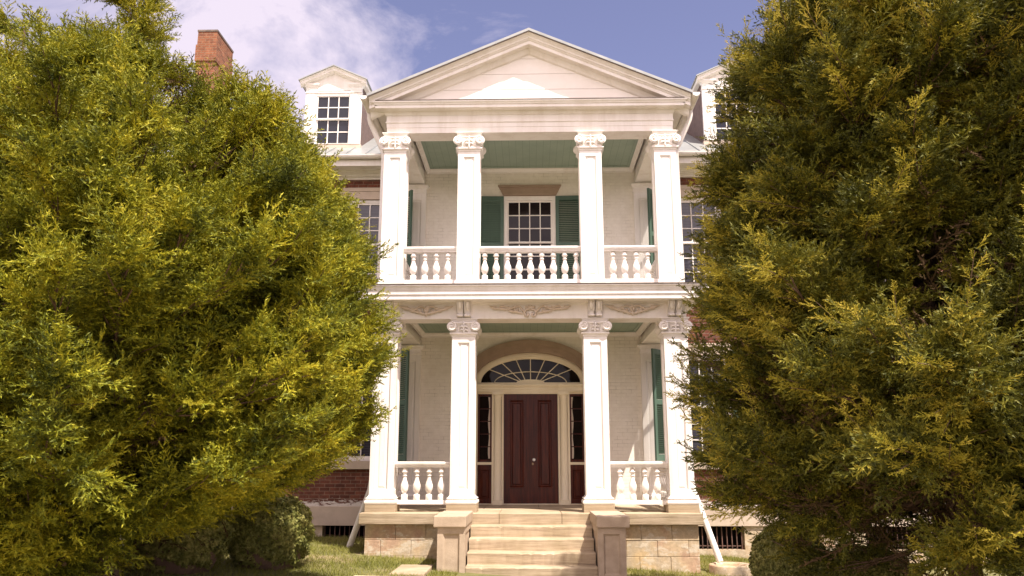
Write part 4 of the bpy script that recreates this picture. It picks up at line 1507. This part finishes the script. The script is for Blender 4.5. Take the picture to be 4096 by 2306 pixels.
def make_cedar(name, label, base, apex_z, prof, seed, n_limb, mat, sub_n=11, spr_n=14, size=(0.30, 0.52), top_dir=(0, 0), low_fn=None, zmin=0.8,
               trunk_r=0.16, edge=None, extra=(), whips=0, whip_l=(0.25, 0.65), fill=1500, shoot_mat=None, group=None, dens_fn=None, keep=None):
    rng = np.random.default_rng(seed)
    root = empty(name, (base[0], base[1], gz(base[0], base[1])))
    tag(root, label, 'tree', group)
    bx, by = base
    g0 = root.location.z
    pz = [p[0] for p in prof]; pr = [p[1] for p in prof]
    trunk = lambda z: np.array([bx + top_dir[0] * (z / apex_z) ** 2 + 0.06 * math.sin(z * 1.3), by + top_dir[1] * (z / apex_z) ** 2 + 0.05 * math.cos(z * 1.1), z])
    # trunk
    mb = MB()
    zs_ = np.linspace(g0 - 0.15, apex_z * 0.97, 22)
    rings = []
    for z in zs_:
        c = trunk(z); r = trunk_r * (1 - 0.94 * (z - g0) / (apex_z - g0)) * (1 + 0.5 * math.exp(-(z - g0) * 4))
        rings.append([(c[0] + r * (1 + 0.12 * math.sin(3 * a + z)) * math.cos(a), c[1] + r * (1 + 0.12 * math.sin(3 * a + z)) * math.sin(a), z) for a in [2 * math.pi * k / 12 for k in range(12)]])
    mb.loft(rings, smooth=True)
    mb.build('trunk', M['bark'], root)
    tmpl = [spray_template(rng) for _ in range(7)]
    bw = MB()
    POS, DIR, LEN = [], [], []
    WPOS, WDIR, WLEN = [], [], []
    # limbs: tips spread over the crown surface
    zt = np.linspace(0, 1, 400); zq = zmin + (apex_z - zmin) * zt
    wgt = np.interp(zq, pz, pr) + 0.12
    cdf = np.cumsum(wgt); cdf /= cdf[-1]
    for i in range(n_limb + len(extra)):
        q = min(0.999, (i + 0.5) / n_limb)
        z_tip = float(np.interp(q, cdf, zq)) + rng.uniform(-0.15, 0.15)
        az = i * 2.399963 + rng.uniform(-0.35, 0.35)
        rr = float(np.interp(z_tip, pz, pr)) * (1.06 - 0.34 * rng.random() ** 1.8)
        if i >= n_limb:
            z_tip, az = extra[i - n_limb][0] + rng.uniform(-0.12, 0.12), extra[i - n_limb][1] + rng.uniform(-0.12, 0.12)
            rr = extra[i - n_limb][2]
        elif low_fn is not None:
            rr *= low_fn(az, z_tip)
        if edge is not None and math.cos(az) * -bx > 0:
            lim = float(np.interp(z_tip, [e_[0] for e_ in edge], [e_[1] for e_ in edge]))
            rr = min(rr, (abs(lim - bx) - 0.38) / max(0.05, abs(math.cos(az))))
        rr = max(rr, 0.12)
        f = min(1.0, max(0.0, (z_tip - zmin) / (apex_z - zmin)))
        el = R(-12 + 62 * f ** 0.8 + rng.uniform(-8, 8))
        z0 = z_tip - rr * math.tan(el) * 0.8
        z0 = min(max(z0, g0 + 0.35), apex_z * 0.95)
        p0 = trunk(z0)
        tip = np.array([trunk(z_tip)[0] + rr * math.cos(az), trunk(z_tip)[1] + rr * math.sin(az), z_tip])
        if dens_fn is not None and rng.random() > dens_fn(tip):
            continue
        sag = 0.16 * rr * (1 - f) * rng.uniform(0.4, 1.0)
        side = unit(np.cross(tip - p0, np.array([0, 0, 1.0])))
        wob = rng.uniform(-0.12, 0.12) * rr
        path = lambda s: p0 + (tip - p0) * s + np.array([0, 0, -sag]) * math.sin(math.pi * s) + side * wob * math.sin(math.pi * s)
        L = np.linalg.norm(tip - p0)
        n = 8
        bw.tube([path(k / n) for k in range(n + 1)], [max(0.004, 0.045 * (0.25 + L / 3.5) * (1 - 0.93 * k / n)) for k in range(n + 1)], 5)
        ns = max(4, int(sub_n * (0.45 + L / 2.6)))
        for j in range(ns):
            s = 0.16 + 0.84 * (j + rng.uniform(0.1, 0.9)) / ns
            b = path(s)
            d0 = unit(path(min(1.0, s + 0.05)) - path(s - 0.05))
            sgn = 1 if j % 2 else -1
            dd = unit(d0 * rng.uniform(0.75, 1.1) + side * sgn * rng.uniform(0.25, 0.8) * (1.15 - 0.8 * s) + np.array([0, 0, rng.uniform(-0.18, 0.38)]))
            sl = (0.30 + 0.26 * L * (1 - s) + 0.12) * rng.uniform(0.75, 1.2)
            e = b + dd * sl
            if edge is None or abs(e[0] - bx) < abs(float(np.interp(e[2], [e_[0] for e_ in edge], [e_[1] for e_ in edge])) - bx) - 0.2 or (e[0] - bx) * bx > 0:
                bw.tube([b, (b + e) / 2 + np.array([0, 0, -0.02]), e], [0.011, 0.008, 0.003], 4)
            m = max(4, int(spr_n * (0.35 + sl)))
            t = rng.uniform(0.05, 1.0, m) ** 0.8
            P = b + dd * sl * t[:, None]
            Dv = unit(dd + rng.normal(size=(m, 3)) * np.array([0.55, 0.55, 0.42]) + np.array([0, 0, 0.12]))
            POS.append(P); DIR.append(Dv); LEN.append(rng.uniform(size[0], size[1], m) * (0.75 + 0.3 * t))
        # long thin shoots with sparse tufts beyond the limb tip
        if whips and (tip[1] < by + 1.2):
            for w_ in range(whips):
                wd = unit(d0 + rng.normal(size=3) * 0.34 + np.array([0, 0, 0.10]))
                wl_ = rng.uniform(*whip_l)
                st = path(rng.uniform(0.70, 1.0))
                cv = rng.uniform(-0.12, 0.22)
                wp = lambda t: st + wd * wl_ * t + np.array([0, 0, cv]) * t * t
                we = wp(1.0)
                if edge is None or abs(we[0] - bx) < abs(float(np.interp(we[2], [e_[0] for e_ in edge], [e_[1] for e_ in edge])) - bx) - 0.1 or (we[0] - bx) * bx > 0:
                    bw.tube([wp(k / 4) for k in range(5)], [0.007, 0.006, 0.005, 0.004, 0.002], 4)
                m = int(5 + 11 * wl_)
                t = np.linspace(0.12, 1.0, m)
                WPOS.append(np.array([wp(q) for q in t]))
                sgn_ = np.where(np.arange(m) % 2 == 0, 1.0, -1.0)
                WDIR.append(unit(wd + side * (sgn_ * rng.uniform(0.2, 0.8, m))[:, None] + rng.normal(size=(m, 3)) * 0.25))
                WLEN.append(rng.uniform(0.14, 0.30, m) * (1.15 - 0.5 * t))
        # terminal leader of the limb
        m = 7
        POS.append(np.tile(tip, (m, 1)) - d0 * rng.uniform(0, 0.25, (m, 1)))
        DIR.append(unit(d0 + rng.normal(size=(m, 3)) * 0.28)); LEN.append(rng.uniform(size[0], size[1], m) * 1.15)
    # inner filling twigs
    if fill:
        zf = zmin + (np.interp(rng.random(fill), cdf, zq) - zmin) * 0.80
        rf = np.interp(zf, pz, pr) * np.sqrt(rng.random(fill)) * 0.72
        af = rng.uniform(0, 2 * math.pi, fill)
        tz = (zf / apex_z) ** 2
        FP = np.stack([bx + top_dir[0] * tz + rf * np.cos(af), by + top_dir[1] * tz + rf * np.sin(af), zf], 1)
        if dens_fn is not None:
            FP = FP[np.array([rng.random() < dens_fn(p) for p in FP])]
        nf = len(FP)
    else:
        nf = 0
    bw.build('branches', M['bark'], root)
    POS = np.concatenate(POS); DIR = np.concatenate(DIR); LEN = np.concatenate(LEN)
    if keep is not None:
        k = keep(POS + DIR * LEN[:, None] * 0.5, rng); POS, DIR, LEN = POS[k], DIR[k], LEN[k]
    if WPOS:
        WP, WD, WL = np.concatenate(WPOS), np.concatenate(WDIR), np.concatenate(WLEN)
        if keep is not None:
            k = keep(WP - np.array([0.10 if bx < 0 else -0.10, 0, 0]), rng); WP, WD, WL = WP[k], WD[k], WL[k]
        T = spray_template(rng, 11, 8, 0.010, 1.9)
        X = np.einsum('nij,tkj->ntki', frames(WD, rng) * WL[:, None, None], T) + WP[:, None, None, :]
        mesh_from_tris('sunlit_shoots', X.reshape(-1, 3, 3), shoot_mat or mat, root)  # shoots carry sunlit highlights in their colour
    F = frames(DIR, rng)
    which = rng.integers(0, len(tmpl), len(POS))
    out = []
    for k, T in enumerate(tmpl):
        idx = np.where(which == k)[0]
        if len(idx) == 0:
            continue
        X = np.einsum('nij,tkj->ntki', F[idx] * LEN[idx][:, None, None], T) + POS[idx][:, None, None, :]
        out.append(X.reshape(-1, 3, 3))
    if nf:
        T = spray_template(rng, 9, 5, 0.010, 1.8)
        FD = frames(unit(FP - np.array([bx, by, 0]) * 1.0 - np.array([0, 0, 1]) * FP[:, 2:3] + rng.normal(size=(nf, 3)) * 0.9), rng)
        FL = rng.uniform(0.35, 0.6, nf)
        X = np.einsum('nij,tkj->ntki', FD * FL[:, None, None], T) + FP[:, None, None, :]
        mesh_from_tris('inner_twigs', X.reshape(-1, 3, 3), M['dead_twigs'], root)
    V = np.concatenate(out)
    print(name, 'sprays', len(POS), 'triangles', len(V))
    mesh_from_tris('crown', V, mat, root)
    return root, len(V)


fol_l = foliage_mat('cedar_foliage', [(0.38, (0.045, 0.060, 0.008)), (0.47, (0.165, 0.178, 0.012)), (0.55, (0.30, 0.285, 0.016)), (0.63, (0.46, 0.395, 0.026))], 1.6, trans=0.15)
fol_r = foliage_mat('dark_cedar_foliage', [(0.38, (0.032, 0.037, 0.007)), (0.47, (0.085, 0.090, 0.010)), (0.55, (0.16, 0.150, 0.013)), (0.63, (0.30, 0.24, 0.026))], 1.6, trans=0.12)  # crown base darkened to set off the sunlit shoot colour
shoot_l = foliage_mat('yellow_sunlit_shoots', [(0.36, (0.20, 0.205, 0.014)), (0.5, (0.34, 0.315, 0.020)), (0.65, (0.50, 0.41, 0.035))], 2.0, trans=0.2)  # yellow of fresh tips, brightened to stand in for sunlight on them
shoot_r = foliage_mat('gold_sunlit_shoots', [(0.36, (0.19, 0.185, 0.017)), (0.5, (0.37, 0.315, 0.032)), (0.65, (0.60, 0.48, 0.09))], 2.0, trans=0.2)  # sunlit branch streaks put into the gold of the shoots

tri = 0


def thin_back(base, y_off, share, edge=None, side=1):
    """fewer sprays on the far side of the crown; edge is the traced (z, x) limit on the house side"""
    def f(P, rng):
        k = (P[:, 1] < base[1] + y_off) | (rng.random(len(P)) < share)
        if edge is not None:
            lim = np.interp(P[:, 2], [e[0] for e in edge], [e[1] for e in edge])
            k &= side * (P[:, 0] - lim) < rng.normal(-0.16, 0.10, len(P))
        return k
    return f


EL = [(0.4, -4.35), (0.9, -4.1), (1.25, -3.5), (1.52, -2.85), (1.9, -2.13), (2.38, -1.85), (3.12, -1.66), (3.74, -1.70), (4.58, -1.98), (5.52, -2.55), (6.2, -2.96), (6.49, -3.45), (6.9, -4.1), (7.05, -4.8), (7.28, -5.0), (8.2, -5.12), (9.2, -5.25)]
ER = [(0.9, 2.15), (1.13, 2.07), (1.33, 1.88), (1.68, 1.68), (2.5, 1.64), (3.13, 1.72), (3.56, 1.72), (4.23, 1.86), (5.16, 1.92), (5.98, 2.05), (6.25, 2.25), (6.45, 2.45), (6.6, 2.6), (6.77, 2.66), (7.13, 3.05), (9.0, 4.0)]


def left_low(p):
    """the skirt of the left cedar is lifted on its house and right sides, hanging low at the front left"""
    k = max(0.0, min(1.0, (p[0] + 5.3) / 1.2))
    lift = 0.45 + 0.80 * k + (0.5 if p[1] > -4.0 else 0.0)
    if p[2] < lift:
        return 0.0
    if p[1] > -3.7 and p[0] > -5.0:      # thin towards the house
        return 0.22
    return 1.0


def left_shape(az, z):
    c = math.cos(az)
    if z > 6.0 and c < -0.1:
        return 0.62
    if z > 6.35 and c > 0.0:
        return 0.55
    if z < 3.2 and c > 0.3:
        return 1.04
    return 1.0


def right_low(p):
    """thin lower middle of the right cedar where the house shows through"""
    if p[2] < 1.25 and p[0] < 3.0:
        return 0.0
    if 1.0 < p[2] < 2.9 and abs(p[0] - 3.9) < 1.3:
        return 0.92
    return 1.0


PL = [(0.4, 1.9), (1.0, 2.4), (1.5, 2.8), (2.0, 3.15), (2.4, 3.3), (3.1, 3.45), (3.74, 3.5), (4.6, 3.35), (5.5, 2.9), (6.2, 2.4), (6.6, 1.75), (6.95, 0.95), (7.15, 0.40), (8.2, 0.26), (9.1, 0.03)]
BL = (-5.25, -4.4)
_, n_ = make_cedar('cedar_tree', 'big yellowish green cedar covering the house left of the portico', BL, 9.1, PL, 11, 245, fol_l, zmin=0.4, sub_n=10, spr_n=13, dens_fn=left_low, low_fn=left_shape,
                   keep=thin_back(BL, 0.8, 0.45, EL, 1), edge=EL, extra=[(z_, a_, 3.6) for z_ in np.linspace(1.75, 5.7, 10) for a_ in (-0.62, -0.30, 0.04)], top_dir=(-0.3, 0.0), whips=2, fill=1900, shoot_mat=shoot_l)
tri += n_
PL2 = [(0.5, 1.6), (2, 2.0), (4, 1.9), (6, 1.3), (7.0, 0.75), (7.6, 0.35), (8.5, 0.03)]
B2 = (-7.55, -3.6)
_, n_ = make_cedar('cedar_tree', 'slimmer green cedar at the far left edge, behind the big left cedar', B2, 8.5, PL2, 12, 60, fol_l, zmin=2.0, keep=thin_back(B2, 0.5, 0.4), fill=700)
tri += n_
PR = [(0.9, 2.0), (1.7, 2.4), (2.5, 2.45), (3.5, 2.35), (4.2, 2.2), (5.2, 2.15), (5.8, 2.15), (6.2, 2.05), (6.7, 1.55), (7.1, 1.1), (9.0, 0.1)]
BR = (4.3, -5.9)
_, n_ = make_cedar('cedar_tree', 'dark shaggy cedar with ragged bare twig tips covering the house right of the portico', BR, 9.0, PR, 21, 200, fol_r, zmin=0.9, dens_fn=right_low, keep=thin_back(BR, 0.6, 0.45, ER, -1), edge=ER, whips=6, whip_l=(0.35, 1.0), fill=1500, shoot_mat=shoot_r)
tri += n_
PR2 = [(0.6, 1.6), (2, 2.1), (4, 2.0), (6, 1.5), (7.5, 0.8), (8.8, 0.05)]
B3 = (7.1, -4.6)
_, n_ = make_cedar('cedar_tree', 'dark cedar partly out of view at the right edge, behind the shaggy cedar', B3, 8.8, PR2, 22, 50, fol_r, zmin=1.0, keep=thin_back(B3, 0.4, 0.4), fill=700)
tri += n_
print('foliage triangles', tri)


# ------------------------------------------------------------------ clipped boxwoods
def make_boxwood(name, label, x, y, rx, h, seed, mat, n=24000, leaf=0.025):
    rng = np.random.default_rng(seed)
    g = gz(x, y)
    root = empty(name, (x, y, g))
    tag(root, label, 'shrub')
    # inner twig mass
    mb = MB()
    rings = []
    for k in range(13):
        t = k / 12
        z = g - 0.05 + (h - 0.06) * t
        r = (rx - 0.09) * (math.sin(math.pi * (0.16 + 0.82 * t)) ** 0.55)
        rings.append([(x + r * math.cos(a) * (1 + 0.05 * math.sin(5 * a + k)), y + r * math.sin(a) * (1 + 0.05 * math.sin(5 * a + k)), z) for a in [2 * math.pi * q / 20 for q in range(20)]])
    mb.loft(rings, smooth=True)
    mb.build('twigs', M['bark'], root)
    u_ = rng.uniform(-0.75, 1, n); a = rng.uniform(0, 2 * math.pi, n)
    s = np.sqrt(1 - u_ ** 2)
    D = np.stack([s * np.cos(a), s * np.sin(a), u_], 1)
    lump = 1 + 0.04 * np.sin(9 * a + 3 * u_ * 4) + 0.035 * np.sin(13 * u_ + 5 * a) + 0.045 * np.sin(23 * a - 17 * u_) * np.sin(19 * u_ + 11 * a)
    rad = lump * (1 - np.abs(rng.normal(size=n)) * 0.055)
    sq = np.sign(D) * np.abs(D) ** 0.85; sq = D * (0.45) + sq * 0.55
    P = np.array([x, y, g + h * 0.47]) + sq * rad[:, None] * np.array([rx, rx, h * 0.54])
    N_ = unit(D + rng.normal(size=(n, 3)) * 0.6)
    A = unit(np.cross(N_, rng.normal(size=(n, 3)))); B = np.cross(N_, A)
    L = rng.uniform(0.8, 1.4, n)[:, None] * leaf
    T1 = np.stack([P - A * L, P + B * L * 0.55, P + A * L], 1)
    T2 = np.stack([P - A * L, P + A * L, P - B * L * 0.55], 1)
    mesh_from_tris('leaves', np.concatenate([T1, T2]), mat, root)
    return root


box_m = foliage_mat('boxwood_leaves', [(0.34, (0.085, 0.10, 0.026)), (0.48, (0.20, 0.205, 0.05)), (0.62, (0.37, 0.34, 0.11))], 1.5, 0.2)
make_boxwood('boxwood_shrub', 'rounded clipped boxwood in the sun on the lawn left of the portico', -3.90, -2.05, 0.60, 1.02, 31, box_m)
make_boxwood('boxwood_shrub', 'shaded boxwood under the big left cedar, left of the sunlit rounded one', -4.85, -3.0, 0.66, 1.0, 32, box_m)
make_boxwood('boxwood_shrub', 'dark rounded boxwood beside the stone basin, right of the downspout', 3.62, -2.5, 0.50, 0.98, 33, box_m)
make_boxwood('boxwood_shrub', 'low boxwood under the shaggy right cedar, farther right than the one by the basin', 4.35, -3.4, 0.60, 0.80, 34, box_m)

# ------------------------------------------------------------------ grass
def make_grass():
    rng = np.random.default_rng(5)
    n = 90000
    x = np.concatenate([rng.uniform(-6.5, -1.1, n // 2), rng.uniform(1.1, 6.5, n // 2)])
    y = rng.uniform(-3.8, 2.62, n)
    ok = ~((np.abs(x) < 3.0) & (y > -0.2)) & ~((np.abs(x) < 1.55) & (y > -1.8)) & ~((x - 3.40) ** 2 + (y - 0.02) ** 2 < 0.37 ** 2) & ~((x > -2.05) & (x < -1.5) & (y < -1.4) & (y > -2.5))
    patch = np.sin(2.3 * x + 1.1 * y) + np.sin(3.1 * y - 1.7 * x + 1) + 0.8 * rng.normal(size=n)
    ok &= (patch > -1.5) & ~((np.abs(x) < 2.55) & (y < -2.7))
    x, y = x[ok], y[ok]; n = len(x)
    z = 0.16 - 0.047 * x + 0.012 * np.sin(1.7 * x + 0.6 * y) + 0.01 * np.sin(0.9 * y - 2.1 * x) - 0.004
    P = np.stack([x, y, z], 1)
    h = rng.uniform(0.03, 0.085, n)[:, None]
    lean = rng.normal(size=(n, 3)) * np.array([0.5, 0.5, 0])
    tip = P + (np.array([0, 0, 1.0]) + lean) * h
    a = rng.uniform(0, math.pi, n)
    sd = np.stack([np.cos(a), np.sin(a), np.zeros(n)], 1) * rng.uniform(0.003, 0.006, n)[:, None]
    o = mesh_from_tris('grass', np.stack([P - sd, P + sd, tip], 1),
                       foliage_mat('grass_blades', [(0.30, (0.13, 0.15, 0.025)), (0.5, (0.23, 0.23, 0.045)), (0.68, (0.40, 0.34, 0.12))], 1.1, 0.3))
    tag(o, 'short green lawn grass with pale dry patches in front of the house', 'grass', kind='stuff')


make_grass()
